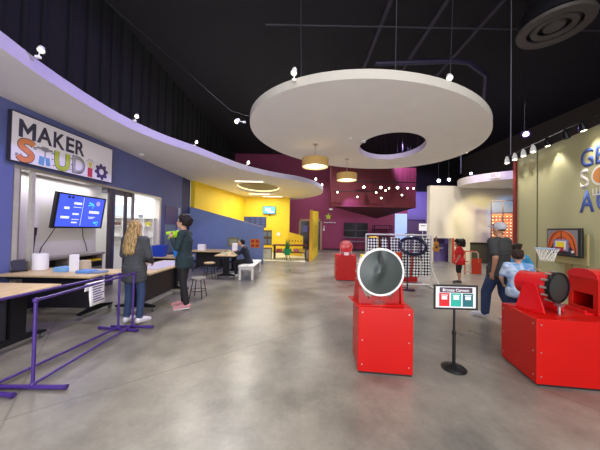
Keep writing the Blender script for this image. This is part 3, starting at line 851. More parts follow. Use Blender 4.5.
# on the disc's rim
spotlight('white spotlight perched on the near left rim of the big disc', (-0.13, 3.72, 3.98), (-0.6, 1.5, 0), power=160, size=0.8)
spotlight('white spotlight perched on the near right rim of the big disc', (2.26, 3.82, 4.0), (1.2, 0.6, 0), power=190, size=0.8)
spotlight('white spotlight on the far left rim of the big disc', (-1.35, 5.2, 3.85), (-2.5, 2.5, 1.0), power=120, postdir=(1, 0, -0.2), size=0.8)
spotlight('white spotlight on the far right rim of the big disc', (4.55, 6.9, 3.85), (5.0, 3.0, 1.0), power=110, postdir=(-1, 0, -0.2), size=0.8)
# along the left soffit
for i, (x, y, tx, ty, tz, l) in enumerate(((-3.66, 3.45, -1.2, 0.8, 0, 'white spotlight on the left soffit edge nearest the camera, above the studio sign'),
                                         (-3.66, 5.5, -1.5, 1.5, 0, 'white spotlight on the left soffit edge, second from the camera'),
                                         (-3.0, 7.1, -1.4, 2.5, 0, 'white spotlight on the left soffit edge, third from the camera'),
                                         (-1.95, 9.2, -1.2, 4.0, 0, 'white spotlight on the left soffit edge above the seated person'),
                                         (0.72, 12.0, 0.6, 6, 0, 'white spotlight near the rounded far tip of the left soffit'),
                                         (1.15, 13.5, 0.6, 6, 0, 'white spotlight at the very tip of the left soffit'))):
    spotlight(l, (x, y, 4.05), (tx, ty, tz), power=(110, 120, 130, 130, 70, 0)[i], postdir=(-0.4, 0.1, -0.75), size=0.75 if i < 3 else 1.1)
# ceiling light bars in the yellow nook
for x0, y0, l in ((-3.0, 11.3, 'long bright ceiling light bar before the oval recess'), (-3.2, 15.4, 'long bright ceiling light bar behind the oval recess'), (-2.5, 16.5, 'short bright ceiling light bar nearest the yellow back wall')):
    t = thing('ceiling_light', l, 'ceiling light', (x0, y0, 3.75), group='ceiling light bars')
    B().box(0, 1.3, -0.13, 0.13, -0.025, 0).build('frame', WPL, t)
    B().box(0.02, 1.28, -0.11, 0.11, -0.03, -0.02).build('diffuser', PANELL, t)
light('AREA', (-2.3, 14.5, 3.68), (-2.3, 14.5, 0), 170, WARM, 2.2, 3.5)
rg = thing('recess_ring', 'glowing oval ring light inside the soffit recess over the yellow nook', 'ceiling light', (-2.25, 13.4, 3.8))
B().tube([(1.08 * math.cos(2 * PI * i / 40), 1.62 * math.sin(2 * PI * i / 40), 0.06) for i in range(40)], 0.03, closed=True).build('tube_light', M('warm_cove', '#fff0b0', 0.4, emit='#ffe9a8', estr=1.6), rg, smooth=True)

# pendant lamps under the disc
SHADE = M('tan_lamp_shade', '#b9985a', 0.8, emit='#c08a3a', estr=0.1, var=0.08, scale=20)
def pendant(label, x, y, ztop, zc, r, h):
    t = thing('pendant_lamp', label, 'pendant lamp', (x, y, ztop), group='drum pendant lamps')
    B().cyl((0, 0, -0.02), (0, 0, 0), 0.06, seg=20).build('canopy', STEEL, t, smooth=True)
    B().cyl((0, 0, zc + h / 2 - ztop - 0.02), (0, 0, -0.02), 0.008, seg=8).build('cord', STEEL, t)
    z0 = zc - h / 2 - ztop; z1 = zc + h / 2 - ztop
    B().lathe([(r, z0), (r, z1), (r - 0.008, z1), (r - 0.008, z0), (r, z0)], 40).build('lamp_shade', SHADE, t, smooth=True)
    b = B()
    for k in range(3):
        a = k * 2 * PI / 3; b.cyl((0, 0, z1 - 0.02), ((r - 0.008) * math.cos(a), (r - 0.008) * math.sin(a), z1 - 0.02), 0.005, seg=6)
    b.build('spider', STEEL, t)
    B().cyl((0, 0, z0 + 0.015), (0, 0, z0 + 0.022), r - 0.012, seg=40).build('diffuser', M('pendant_diffuser', '#f3e6c8', 0.5, emit='#ffe8bd', estr=0.6), t, smooth=True)
    light('POINT', (x, y, zc - h / 2 - 0.08), (x, y, 0), 6, WARM, 0.1)
    return t


pendant('tan drum pendant lamp hanging under the left part of the disc', 0.35, 6.25, 3.75, 3.27, 0.33, 0.2)
pendant('tan drum pendant lamp hanging farther back near the disc centre', 1.38, 7.5, 3.75, 3.2, 0.3, 0.2)

# far row of lights in front of the maroon bulkhead
DIMB = M('dim_black_metal', '#131118', 0.6)
cl = [(337, 194.5), (358, 198), (364.5, 188), (370.5, 187), (378, 193), (382, 188), (385.5, 191.5), (390, 189), (398.5, 188), (402.5, 196), (409, 188.5), (415, 188.5)]
far = [(2.25, 15.2, 3.92), (3.5, 15.4, 3.68), (3.9, 15.4, 4.3), (4.66, 15.4, 3.98), (4.95, 15.4, 4.3), (5.17, 15.2, 4.08), (5.42, 15.3, 4.24), (5.97, 15.4, 4.3), (6.18, 15.2, 3.82), (6.6, 15.4, 4.28), (6.98, 15.4, 4.28), (4.95, 15.3, 3.62)]
fl_lab = ['lowest and leftmost glowing spotlight on the far maroon bulkhead', 'small glowing spotlight low on the far track, second from its left', 'bright spotlight at the upper left of the far cluster', 'small spotlight hung just left of the brightest far lamp',
          'brightest spotlight in the middle of the far cluster', 'small spotlight just below and right of the brightest far lamp', 'small spotlight right of the middle in the far cluster', 'bright spotlight right of centre in the far cluster',
          'lower spotlight below the right half of the far cluster', 'left spotlight of the pair at the right end of the far cluster', 'rightmost spotlight of the far cluster', 'lowest spotlight in the middle of the far cluster']
for i, p in enumerate(far):
    big = i in (2, 4, 7)
    spotlight(fl_lab[i], p, (p[0] * 0.3, 3 if i % 2 else 5, 0.8), lens=LENSF, power=60 if big else 0, size=2.1 if big else 1.35, group='far cluster of spotlights', hm=DIMB, postdir=(0, 0, 1), post=7.58 - p[2])
tr = thing('light_track', 'thin black lighting track across the far maroon bulkhead', 'light track', (3.3, 15.5, 4.62))
B().box(0, 3.9, -0.03, 0.03, 0, 0.05).build('rail', DIMB, tr)
for x in (0.3, 3.5): B().cyl((x, 0, 0.05), (x, 0, 2.95), 0.012, seg=6).build('rod', DIMB, tr)
tr = thing('light_track', 'short lower black lighting track at the left of the far bulkhead', 'light track', (2.0, 15.45, 3.98))
B().box(0, 2.9, -0.03, 0.03, 0, 0.04).build('rail', DIMB, tr)
for x in (0.3, 2.5): B().cyl((x, 0, 0.04), (x, 0, 3.6), 0.012, seg=6).build('rod', DIMB, tr)

# blue-white lights above the beige wall, purple one above the olive wall
spotlight('left blue-white spotlight over the beige wall', (6.40, 11.6, 4.0), (3.0, 2, 1), lens=LENSB, power=0, size=1.9, group='blue-white stage lights', hm=DIMB, postdir=(0, 0, 1), post=3.55)
spotlight('right blue-white spotlight over the beige wall', (6.88, 11.6, 4.06), (3.0, 2, 1), lens=LENSB, power=0, size=1.7, group='blue-white stage lights', hm=DIMB, postdir=(0, 0, 1), post=3.55)
spotlight('white spotlight at the left tip of the right soffit', (8.0, 11.75, 4.40), (4.0, 3, 1.0), lens=LENSB, size=1.4, group='blue-white stage lights', hm=DIMB, postdir=(0, 0, -1))
spotlight('round purple glowing lamp above the olive wall', (8.25, 9.2, 5.3), (4.6, 1.0, 1.2), lens=LENSP, size=2.4, group=None, hm=DIMB, postdir=(0, 0, 1), post=2.5, power=200, colour=PURP)
light('SPOT', (5.6, 8.4, 5.6), (9.0, 10.2, 4.0), 700, PURP, 0.1, angle=60)     # purple wash on the right fascia
light('SPOT', (6.0, 15.0, 7.0), (9.3, 19.9, 2.6), 1500, (0.5, 0.36, 1.0), 0.1, angle=70)     # purple wash on the back wall
light('SPOT', (3.0, 15.0, 3.2), (4.2, 19.9, 2.3), 130, (0.5, 0.3, 1.0), 0.1, angle=80)
light('SPOT', (9.7, 11.0, 3.6), (10.8, 12.95, 2.4), 160, (0.15, 0.4, 1.0), 0.1, angle=60)
light('SPOT', (8.6, 10.6, 3.3), (9.3, 12.95, 1.9), 200, (1.0, 0.9, 0.45), 0.1, angle=80)
light('SPOT', (7.3, 9.0, 5.5), (7.8, 12.95, 2.6), 330, (1.0, 0.92, 0.8), 0.1, angle=60)
light('SPOT', (-0.5, 4.6, 6.0), (-3.75, 5.5, 3.85), 560, (0.45, 0.36, 1.0), 0.1, angle=95)   # purple wash on the left fascia
light('SPOT', (1.9, 4.6, 6.8), (2.3, 7.1, 3.8), 600, PURP, 0.1, angle=40)

# track over the olive wall
trk = thing('light_track', 'black lighting track running along the top of the olive wall', 'light track', (wr(7.3, 0.18), 7.3, 3.86), 0)
dv = Vector((wr(3.2) - wr(7.3), 3.2 - 7.3, 0))
B().cyl((0, 0, 0), tuple(dv), 0.022, seg=8).build('rail', BLKM, trk)
for k in (0.02, 0.68): B().cyl(tuple(dv * k), tuple(dv * k + Vector((0, 0, 3.7))), 0.01, seg=6).build('hanger', M('pale_hanger', '#8d8a9a', 0.5), trk)
ow = [(7.35, 'leftmost spotlight of the track on the olive wall', 1), (7.0, 'second spotlight from the left on the olive wall track, brightly lit', 1), (6.65, 'third spotlight from the left on the olive wall track', 1), (6.3, 'fourth spotlight from the left on the olive wall track', 1),
      (5.85, 'middle spotlight on the olive wall track, turned down toward the hoop', 1), (5.35, 'dark unlit spotlight between two others on the olive wall track', 0), (4.95, 'spotlight nearest the right edge of the photo, above the wall lettering', 1)]
for y, l, on in ow:
    X = wr(y, 0.2)
    spotlight(l, (X, y, 3.74), (X - 0.3 if y > 6 else wr(y) + 0.2, y - 0.4, 1.2), lens=LENS if on else BLK, power=45 if on else 0, size=1.15, group='spotlights on the olive wall track', hm=BLKM if y < 6.1 else WPL, postdir=(0, 0, 1), post=0.11)

# high dark ceiling structure
DIMP = M('dim_purple_pipe', '#1c1834', 0.5)
tag(B().tube([(1.9, 6.5, 6.0), (3.9, 6.35, 6.0), (4.3, 6.4, 6.0), (5.1, 6.9, 6.0), (6.0, 8.2, 6.0)], 0.06, seg=12).build('ceiling_pipe', DIMP, smooth=True), 'dim purple-grey duct pipe bending above the big disc', 'pipe')
for (a, c_, l) in (((2.03, 5.6, 7.0), (2.25, 9.5, 7.0), 'left'), ((3.34, 5.0, 7.0), (3.6, 9.5, 7.0), 'middle'), ((4.63, 5.0, 7.0), (4.85, 9.5, 7.0), 'right')):
    tag(B().box(-0.05, 0.05, 0, c_[1] - a[1], 0, 0.1).build('ceiling_beam', M('dim_steel_beam', '#2a2733', 0.6), loc=a), 'thin dark steel ceiling beam, the %s of three running away from the camera above the disc' % l, 'beam', 'ceiling beams')
tag(B().cyl((-1, 6.4, 6.9), (9, 6.4, 6.9), 0.02, seg=6).build('ceiling_conduit', MATS['dim_steel_beam']), 'thin conduit crossing the dark ceiling beams', 'pipe')
tag(B().cyl((2.0, 5.55, 7.0), (12, 5.55, 7.0), 0.04, seg=6).build('ceiling_conduit', MATS['dim_steel_beam']), 'horizontal conduit high above the disc at the top of the photo', 'pipe')
tag(B().tube([(-4.9, 5.0, 6.9), (-3.4, 6.6, 6.0), (-2.2, 7.6, 5.2), (-1.0, 5.45, 4.05)][:3] + [(-1.2, 7.6, 4.9)], 0.004, seg=6).build('ceiling_cable', M('dim_cable', '#2a2730', 0.6)), 'thin cable sloping across the black wall toward the disc', 'cable')
df = thing('air_diffuser', 'round concentric grey air diffuser in the dark ceiling above the olive wall', 'vent', (5.43, 5.35, 6.05))
GD = M('dim_grey_diffuser', '#4a4541', 0.6)
for r0, r1, z in ((0.45, 0.62, 0.0), (0.27, 0.38, 0.02), (0.0, 0.17, 0.03)):
    B().lathe([(r0, z), (r1, z), (r1 + 0.02, z + 0.06), (r0, z + 0.05), (r0, z)], 40).build('ring', GD, df, smooth=True)
B().lathe([(0.0, 0.12), (0.6, 0.12), (0.56, 0.4), (0.45, 0.5), (0.45, 1.4), (0, 1.4)], 32).build('duct_neck', DIMB, df, smooth=True)
for i, (x, y, z0) in enumerate(((5.95, 7.3, 4.2), (5.3, 4.9, 4.9))):
    pass
tag(B().cyl((0, 0, 0), (0, 0, 3.7), 0.008, seg=6).build('hanging_rod', M('pale_hanger', '#8d8a9a', 0.5), loc=(5.05, 6.0, 3.88)), 'thin pale rod dropping from the ceiling left of the olive wall', 'rod')
tag(B().cyl((0, 0, 0), (0, 0, 3.4), 0.03, seg=8).build('ceiling_post', DIMP, loc=(6.8, 10.6, 4.1)), 'purple-lit vertical pipe rising behind the right soffit tip', 'pipe')
for i, x in enumerate((-0.9, 0.1, 0.9)):
    tag(B().cyl((0, 0, 0), (0.15 * (i - 1), 0.2, 3.4), 0.008, seg=6).build('hanging_wire', M('dim_rod', '#3b3742', 0.6), loc=(x, 7.9 + i * 0.2, 4.0)), 'thin dark wire behind the disc, %s of three' % ('left', 'middle', 'right')[i], 'wire', 'wires behind the disc')
# little dome camera on the left soffit
dc = thing('dome_camera', 'small white dome camera under the left soffit beside the studio sign', 'camera', (-4.75, 7.4, 3.75))
B().lathe([(0, -0.07), (0.05, -0.06), (0.075, -0.03), (0.08, 0.0), (0, 0)], 20).build('dome', WPL, dc, smooth=True)

# ================================================================== RED CANNONS
def bolts(b, pts, r=0.008):
    for p, n in pts:
        b.cyl(p, Vector(p) + Vector(n) * 0.004, r, seg=8)
    return b


def pedestal(label, poly, h, boltpts=None, group=None):
    cx_ = sum(p[0] for p in poly) / len(poly); cy_ = sum(p[1] for p in poly) / len(poly)
    t = thing('pedestal', label, 'pedestal', (cx_, cy_, 0), group='red cannon pedestals')
    P = [(x - cx_, y - cy_) for x, y in poly]
    B().prism([(x * 0.97, y * 0.97) for x, y in P], 0, 0.02).build('plinth', BLK, t)
    B().prism(P, 0.02, h).build('cabinet', RED, t, bevel=0.006)
    b = B()
    n = len(P)
    for i in range(n):
        a, c_ = Vector((*P[i], 0)), Vector((*P[(i + 1) % n], 0)); d = (c_ - a).normalized(); nn = Vector((d.y, -d.x, 0))
        for k in (0.045, (c_ - a).length - 0.045):
            for z in (0.1, h * 0.5, h - 0.06):
                p = a + d * k + Vector((0, 0, z)); bolts(b, [(p, nn)])
    b.build('screw', STEEL, t, split=True)
    return t


p1 = pedestal('tall square red pedestal with black-faced drum cannon, centre right beside the black sign stand', [(0.68, 2.84), (1.27, 2.77), (1.32, 3.3), (0.725, 3.33)], 0.74)


def cannon(label, loc, rz, R0, L, z, rimmat, big=True, group=None, membrane=MEMB, tail=0.6):
    """drum pointing to local -y, resting at local z=0; axis at height z"""
    t = thing('air_cannon', label, 'air cannon', loc, rz, group='air cannons')
    m = Matrix.Translation((0, 0, z)) @ Matrix.Rotation(R(90), 4, 'X')     # +z -> -y
    B().lathe([(0, -L), (R0 * tail * 0.6, -L), (R0 * tail, -L + 0.03), (R0 * tail, -L * 0.55), (R0 * 0.96, -0.05), (R0 * 0.96, 0.0), (R0 * 0.9, 0.0), (R0 * 0.5, -L + 0.06), (0, -L + 0.06)], 48, m).build('barrel', REDK, t, smooth=True)
    B().lathe([(R0 * 0.93, -0.02), (R0 * 1.0, -0.02), (R0 * 1.02, 0.005), (R0 * 1.0, 0.025), (R0 * 0.93, 0.025), (R0 * 0.93, -0.02)], 64, m).build('rim', rimmat, t, smooth=True)
    bb = B(); nr = 10; ns = 64; g = []
    for i in range(nr + 1):
        r = R0 * 0.935 * i / nr; ring = []
        for k in range(ns):
            a = 2 * PI * k / ns; x, y = r * math.cos(a), r * math.sin(a)
            dep_ = 0.018 * (1 - (i / nr) ** 2)
            if big: dep_ += 0.045 * math.exp(-((x + 0.02 - 0.25 * (y - 0.05)) / 0.05) ** 2 - ((y - 0.03) / 0.1) ** 2)
            if big and y > 0: dep_ -= 0.03 * math.exp(-(x / (0.05 * R0 / 0.27)) ** 2) * (y / R0) * (1 - (i / nr) ** 4)
            ring.append(bb.bm.verts.new(m @ Vector((x, y, 0.012 + dep_))))
            if i == 0: break
        g.append(ring)
    for i in range(nr):
        for k in range(ns):
            k2 = (k + 1) % ns
            if i == 0: bb.bm.faces.new([g[0][0], g[1][k], g[1][k2]])
            else: bb.bm.faces.new([g[i][k], g[i + 1][k], g[i + 1][k2], g[i][k2]])
    mem = bb.build('membrane', membrane, t, smooth=True)
    if big:
        B().prism([(-0.012, 0.06), (0.03, 0.13), (0.0, 0.26), (-0.03, 0.15)], 0, 0.006).build('rubber_flap', BLK, mem)
        mem.children[0].matrix_local = Matrix.Translation((0.005, -0.04, z - 0.01)) @ Matrix.Rotation(R(-4), 4, 'Y') @ Matrix.Rotation(R(90), 4, 'X')
    bc = B()
    for k in range(12 if not big else 20):
        a = 2 * PI * k / (12 if not big else 20)
        c0 = m @ Vector((R0 * 0.99 * math.cos(a), R0 * 0.99 * math.sin(a), -0.06)); c1 = m @ Vector((R0 * 0.99 * math.cos(a), R0 * 0.99 * math.sin(a), 0.0))
        bc.cyl(c0, c1, 0.014 if not big else 0.01, seg=6)
    bc.build('clamp', GREYM, t, split=True)
    return t


zc = 0.385
c1 = cannon('big drum air cannon with white rim and dark membrane on the square red pedestal', (0.94, 2.9, 0.74), R(3), 0.272, 0.42, zc, WPL)
for s in (-0.215, 0.28):
    B().prism([(0.03, 0.012), (0.3, 0.012), (0.22, 0.40), (0.08, 0.40)], s - 0.012, s + 0.012, 'x').build('cheek_plate', RED, c1, bevel=0.003)
B().box(-0.28, 0.28, -0.03, 0.38, 0, 0.012).build('base_plate', RED, c1)
for s in (-1, 1):
    B().prism([(s * 0.24, 0.012), (s * 0.1, 0.012), (s * 0.01, 0.06), (s * 0.01, 0.10), (s * 0.06, 0.12), (s * 0.13, 0.06), (s * 0.2, 0.17), (s * 0.24, 0.19)], 0.03, 0.06, 'y').build('gusset', M('deep_red_bracket', '#9c0d10', 0.35), c1)
B().cyl((-0.22, 0.15, zc), (0.28, 0.15, zc), 0.02, seg=12).build('pivot_rod', STEEL, c1)

p2 = pedestal('wide red pedestal at the right edge holding a small cannon and a red console', [(2.52, 2.66), (3.95, 2.47), (4.05, 3.2), (2.64, 3.27)], 0.70)
c2 = cannon('small red air cannon with black membrane beside the red console at the right', (2.90, 2.82, 0.70), R(15), 0.168, 0.38, 0.305, BLKM, big=False, tail=0.82, membrane=M('black_membrane', '#2b2f30', 0.45))
for s in (-1, 1):
    B().prism([(0.02, 0.01), (0.32, 0.01), (0.23, 0.33), (0.11, 0.33)], s * 0.15 - 0.01, s * 0.15 + 0.01, 'x').build('cheek_plate', REDK, c2, bevel=0.003)
B().box(-0.19, 0.2, -0.1, 0.42, 0, 0.012).build('base_plate', RED, c2, bevel=0.003)
B().cyl((0, -0.02, 0.012), (0, -0.02, 0.1), 0.015, seg=10).box(-0.03, 0.03, -0.05, 0.01, 0.1, 0.13).build('latch', STEEL, c2)
c3 = thing('control_console', 'boxy red console with an open slot on the wide red pedestal at the right edge', 'console', (3.32, 2.78, 0.70), R(-7))
b = B()
b.box(0, 0.62, 0.0, 0.02, 0, 0.45).box(0, 0.62, 0.34, 0.36, 0, 0.45).box(0.6, 0.62, 0.02, 0.34, 0, 0.45)
b.box(0, 0.6, 0.02, 0.34, 0, 0.03).box(0, 0.02, 0.02, 0.34, 0.03, 0.06).box(0, 0.02, 0.02, 0.34, 0.22, 0.40).box(0, 0.02, 0.02, 0.06, 0.06, 0.22).box(0, 0.02, 0.30, 0.34, 0.06, 0.22)
b.build('housing', RED, c3, bevel=0.004)
B().prism([(0.0, 0.40)] + [(0.18 - 0.18 * math.cos(PI * k / 12), 0.42 + 0.085 * math.sin(PI * k / 12)) for k in range(13)] + [(0.36, 0.40)], -0.01, 0.62, 'x').build('hood', REDK, c3, smooth=False)
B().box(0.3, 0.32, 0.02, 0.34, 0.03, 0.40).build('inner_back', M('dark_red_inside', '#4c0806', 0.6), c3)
B().box(0.2, 0.42, 0.02, 0.025, 0.49, 0.58).build('notice', PAPER, c3)
B().box(-0.1, -0.01, 0.04, 0.3, 0.0, 0.02).box(-0.1, -0.08, 0.04, 0.3, 0.02, 0.05).build('slide_rail', REDK, c3)

p3 = pedestal('small red pedestal standing farthest back in the hall, left of the checkered screen', [(1.17, 7.95), (1.8, 7.9), (1.86, 8.5), (1.2, 8.55)], 0.80)
c4 = cannon('red air cannon on the farthest red pedestal', (1.5, 8.08, 0.80), R(-8), 0.2, 0.4, 0.27, REDK, big=False, tail=0.8, membrane=REDK)
for s in (-1, 1): B().prism([(0.05, 0.0), (0.3, 0.0), (0.24, 0.3), (0.1, 0.3)], s * 0.18 - 0.012, s * 0.18 + 0.012, 'x').build('cheek_plate', REDK, c4)
B().box(-0.06, 0.08, -0.06, 0.0, 0.0, 0.09).build('white_label', WPL, c4)

# ================================================================== SIGN STAND
st = thing('sign_stand', 'black pedestal sign stand with a framed sign reading Breeze Cannon', 'sign', (1.835, 2.96, 0), R(-2))
B().lathe([(0, 0), (0.13, 0), (0.135, 0.012), (0.12, 0.025), (0.05, 0.035), (0.03, 0.05), (0, 0.05)], 32).build('base', BLKM, st, smooth=True)
B().cyl((0, 0, 0.04), (0, 0, 0.42), 0.018, seg=12).build('lower_pole', BLKM, st, smooth=True)
B().cyl((0, 0, 0.40), (0, 0, 0.84), 0.013, seg=12).cyl((0, 0, 0.40), (0, 0, 0.44), 0.022, seg=12).build('upper_pole', BLKM, st, smooth=True)
fm = thing  # (alias unused)
hd = B()
hx, z0, z1 = 0.25, 0.70, 0.985
hd.box(-hx, hx, -0.034, -0.012, z0, z0 + 0.02).box(-hx, hx, -0.034, -0.012, z1 - 0.02, z1).box(-hx, -hx + 0.02, -0.034, -0.012, z0 + 0.02, z1 - 0.02).box(hx - 0.02, hx, -0.034, -0.012, z0 + 0.02, z1 - 0.02)
hd.build('frame', BLK, st, bevel=0.003)
card = B().box(-hx + 0.02, hx - 0.02, -0.026, -0.012, z0 + 0.02, z1 - 0.02).build('card', PAPER, st)
B().box(-0.185, 0.19, -0.029, -0.026, 0.895, 0.955).build('title_band', M('plum_band', '#4e3a4c', 0.6), card)
for x, m_ in ((-0.19, M('card_red', '#d01a22', 0.6)), (-0.055, M('card_teal', '#27ab98', 0.6)), (0.08, M('card_dark_teal', '#1d6a70', 0.6))):
    cp = B().box(x, x + 0.118, -0.029, -0.026, 0.735, 0.888).build('colour_panel', m_, card)
    B().box(x + 0.028, x + 0.09, -0.032, -0.029, 0.815, 0.855).box(x + 0.02, x + 0.098, -0.032, -0.029, 0.862, 0.87).build('picture', PAPER, cp)
text('Breeze Cannon', 'lettering', PAPER, card, -0.15, 0.908, 0.034, 0.3, -0.029, 0.003)
B().box(-0.02, 0.02, -0.012, 0.0, 0.76, 0.82).build('clip', BLKM, st)

# ================================================================== CHECKERED SCREEN and things behind
CK = checker_mat()
PVC = M('white_pvc_pipe', '#dcdad6', 0.4)
fs = thing('screen_frame', 'white pipe frame carrying black and white checkered strips', 'screen', (2.85, 7.2, 0))
for x in (-0.94, 0.93):
    B().cyl((x, 0, 0.05), (x, 0, 1.5), 0.022, seg=10).build('post', PVC, fs, smooth=True)
    B().cyl((x, -0.75, 0.025), (x, 0.45, 0.025), 0.022, seg=10).build('foot', PVC, fs, smooth=True)
    B().cyl((x, -0.55, 0.04), (x, -0.01, 0.6), 0.018, seg=10).build('brace', PVC, fs, smooth=True)
B().cyl((-0.94, 0, 1.5), (0.93, 0, 1.5), 0.024, seg=10).build('top_rail', PVC, fs, smooth=True)
B().cyl((-0.94, 0, 0.08), (0.93, 0, 0.08), 0.022, seg=10).build('bottom_rail', PVC, fs, smooth=True)
for i, (x, w_, z0, z1) in enumerate(((-0.90, 0.3, 0.9, 1.4), (-0.52, 0.2, 1.05, 1.4), (-0.24, 0.28, 1.0, 1.42), (0.08, 0.27, 0.28, 1.38), (0.40, 0.22, 0.3, 1.42), (0.66, 0.25, 0.32, 1.42))):
    b = B(); n_ = 8
    A_ = []
    for k in range(n_ + 1):
        z = z0 + (z1 - z0) * k / n_; A_.append([b.bm.verts.new((x + w_ * j / 2 + 0.01 * math.sin(z * 6 + i), 0.014 * math.sin(z * 9 + i + j), z)) for j in range(3)])
    for P_, Q_ in zip(A_, A_[1:]):
        for j in range(2): b.bm.faces.new([P_[j], P_[j + 1], Q_[j + 1], Q_[j]])
    o = b.build('checkered_strip', CK, fs); so = o.modifiers.new('t', 'SOLIDIFY'); so.thickness = 0.006
b = B()
for x in (-0.8, -0.45, -0.12, 0.2, 0.5, 0.78): b.cyl((x, 0, 1.38), (x, 0, 1.5), 0.006, seg=6)
b.build('tie', BLK, fs, split=True)

DB = M('dark_navy_gloss', '#141a3c', 0.25, coat=0.3)
ol = thing('net_hoop', 'round dark navy hoop with net standing before the checkered screen', 'hoop', (3.1, 6.85, 0))
B().tube([(0.36 * math.cos(2 * PI * k / 32), 0.1 * math.sin(2 * PI * k / 32), 1.2 + 0.22 * math.sin(2 * PI * k / 32)) for k in range(32)], 0.045, closed=True).build('ring', DB, ol, smooth=True)
B().cyl((-0.12, 0.05, 0.03), (-0.12, 0.05, 1.0), 0.02, seg=10).build('post', DB, ol, smooth=True)
B().cyl((-0.12, 0.05, 0), (-0.12, 0.05, 0.03), 0.2, seg=24).build('base', DB, ol, smooth=True)
b = B()
for k in range(-2, 3): b.cyl((k * 0.12, 0, 1.2 - 0.22 * math.sqrt(1 - (k * .12 / .36) ** 2)), (k * 0.12, 0, 1.2 + 0.22 * math.sqrt(1 - (k * .12 / .36) ** 2)), 0.008, seg=5)
b.build('net', DB, ol)
rb_ = thing('red_bin', 'tall red ball bin behind the checkered screen', 'bin', (3.5, 8.2, 0))
b = B(); b.box(-0.28, 0.28, -0.2, 0.2, 0.0, 0.03).box(-0.28, 0.28, -0.2, -0.18, 0.03, 0.95).box(-0.28, 0.28, 0.18, 0.2, 0.03, 0.95).box(-0.28, -0.26, -0.18, 0.18, 0.03, 0.95).box(0.26, 0.28, -0.18, 0.18, 0.03, 0.95)
b.build('bin_walls', REDK, rb_)
yb = thing('yellow_machine', 'small yellow ride-on machine behind the checkered screen, left end', 'machine', (3.05, 10.9, 0))
B().box(-0.35, 0.35, -0.25, 0.25, 0.1, 0.55).build('body', YELP, yb, bevel=0.03)
B().box(0.0, 0.33, -0.2, 0.2, 0.55, 1.35).build('cabin', YELP, yb, bevel=0.03)
B().cyl((0.16, -0.21, 1.05), (0.16, -0.2, 1.05), 0.06, seg=16).build('dial', M('brown_dial', '#5a3a18', 0.5), yb)
for x in (-0.22, 0.22):
    B().cyl((x, -0.28, 0.1), (x, -0.22, 0.1), 0.1, seg=18).cyl((x, 0.22, 0.1), (x, 0.28, 0.1), 0.1, seg=18).build('wheel', BLK, yb, smooth=True)

# ---- back wall furnishings
bt = thing('video_wall', 'pair of dark rectangular screens side by side on the far maroon wall', 'screen', (3.5, 19.95, 0))
for x in (0, 0.98): B().box(x, x + 0.93, -0.05, 0.02, 1.08, 2.2).build('screen', M('dark_glass_screen', '#17151c', 0.2), bt, bevel=0.01)
B().box(-0.05, 1.95, -0.12, 0.0, 1.0, 1.08).build('ledge', M('dim_grey', '#7b7483', 0.6), bt)
B().box(0.94, 0.97, -0.06, 0.02, 1.08, 2.2).box(0, 1.9, -0.056, -0.05, 1.6, 1.62).build('mullion', MATS['dim_grey'], bt)
tb = thing('side_table', 'low grey table against the far maroon wall under the dark screens', 'table', (4.4, 19.3, 0))
B().box(-1.0, 1.0, -0.3, 0.3, 0.72, 0.78).build('tabletop', MATS['dim_grey'], tb)
for x in (-0.9, 0.9):
    for y in (-0.24, 0.24): B().box(x - 0.03, x + 0.03, y - 0.03, y + 0.03, 0, 0.72).build('leg', MATS['dim_grey'], tb)
rk = thing('storage_rack', 'dark open metal rack on the far wall between the screens and the pale blue panel', 'rack', (6.45, 19.6, 0))
for z in (0.5, 1.1, 1.7, 2.0): B().box(-0.7, 0.7, -0.25, 0.25, z, z + 0.04).build('shelf_board', DB, rk)
for x in (-0.68, 0.68):
    for y in (-0.22, 0.22): B().box(x - 0.025, x + 0.025, y - 0.025, y + 0.025, 0, 2.04).build('upright', DB, rk)
stuff_box('glow_doorway', 'tall pale blue lit doorway with added glow at the far right of the maroon wall', 'doorway', 7.55, 8.5, 19.85, 19.93, 0.2, 3.0, M('doorway_glow_blue', '#a9c0ea', 0.5, emit='#a9c2f6', estr=0.7))  # glow put into the panel's material for a lit doorway
o = thing('purple_door_panel', 'purple framed panel on the violet wall behind the checkered screen', 'panel', (9.3, 19.95, 0))
B().box(-0.75, 0.6, -0.03, 0.02, 0.1, 2.5).build('leaf', M('mauve_panel', '#6d4f86', 0.6), o)
B().box(-0.8, -0.75, -0.05, 0.02, 0, 2.55).box(0.6, 0.65, -0.05, 0.02, 0, 2.55).box(-0.75, 0.6, -0.05, 0.02, 2.5, 2.55).build('frame', M('violet_frame', '#3a2f78', 0.6), o)
o = thing('paper_sign', 'small white paper sign above the right end of the checkered screen', 'sign', (6.35, 12.9, 1.65))
B().box(-0.2, 0.2, 0, 0.02, 0, 0.37).build('sheet', PAPER, o)
B().box(-0.12, 0.12, -0.004, 0, 0.24, 0.28).build('print', MATS['print_violet'], o)
B().cyl((0, 0.04, -1.6), (0, 0.04, 0.2), 0.015, seg=8).cyl((0, 0.04, -1.65), (0, 0.04, -1.62), 0.18, seg=20).build('stand', PVC, o)
# star sign
ss = thing('star_sign', 'yellow-green star emblem with small white lettering on the far maroon wall', 'sign', (2.25, 19.97, 2.15))
pts = []
for k in range(10):
    a = PI / 2 + k * PI / 5; r = 0.3 if k % 2 == 0 else 0.13; pts.append((r * math.cos(a), 0.5 + r * math.sin(a)))
B().prism(pts, -0.04, 0, 'y').build('star', M('star_green', '#b8c832', 0.5), ss)
B().ell((0.2, -0.02, 1.1), (0.17, 0.02, 0.08)).build('cloud', WPL, ss)
text('explore', 'lettering', WPL, ss, -0.35, -0.05, 0.16, 0.95, -0.01, 0.02)
b = B().box(-0.4, -0.28, -0.03, 0, -0.62, -0.42).box(-0.36, -0.28, -0.03, 0, -0.36, -0.24)
b.build('switch_plate', WPL, ss)

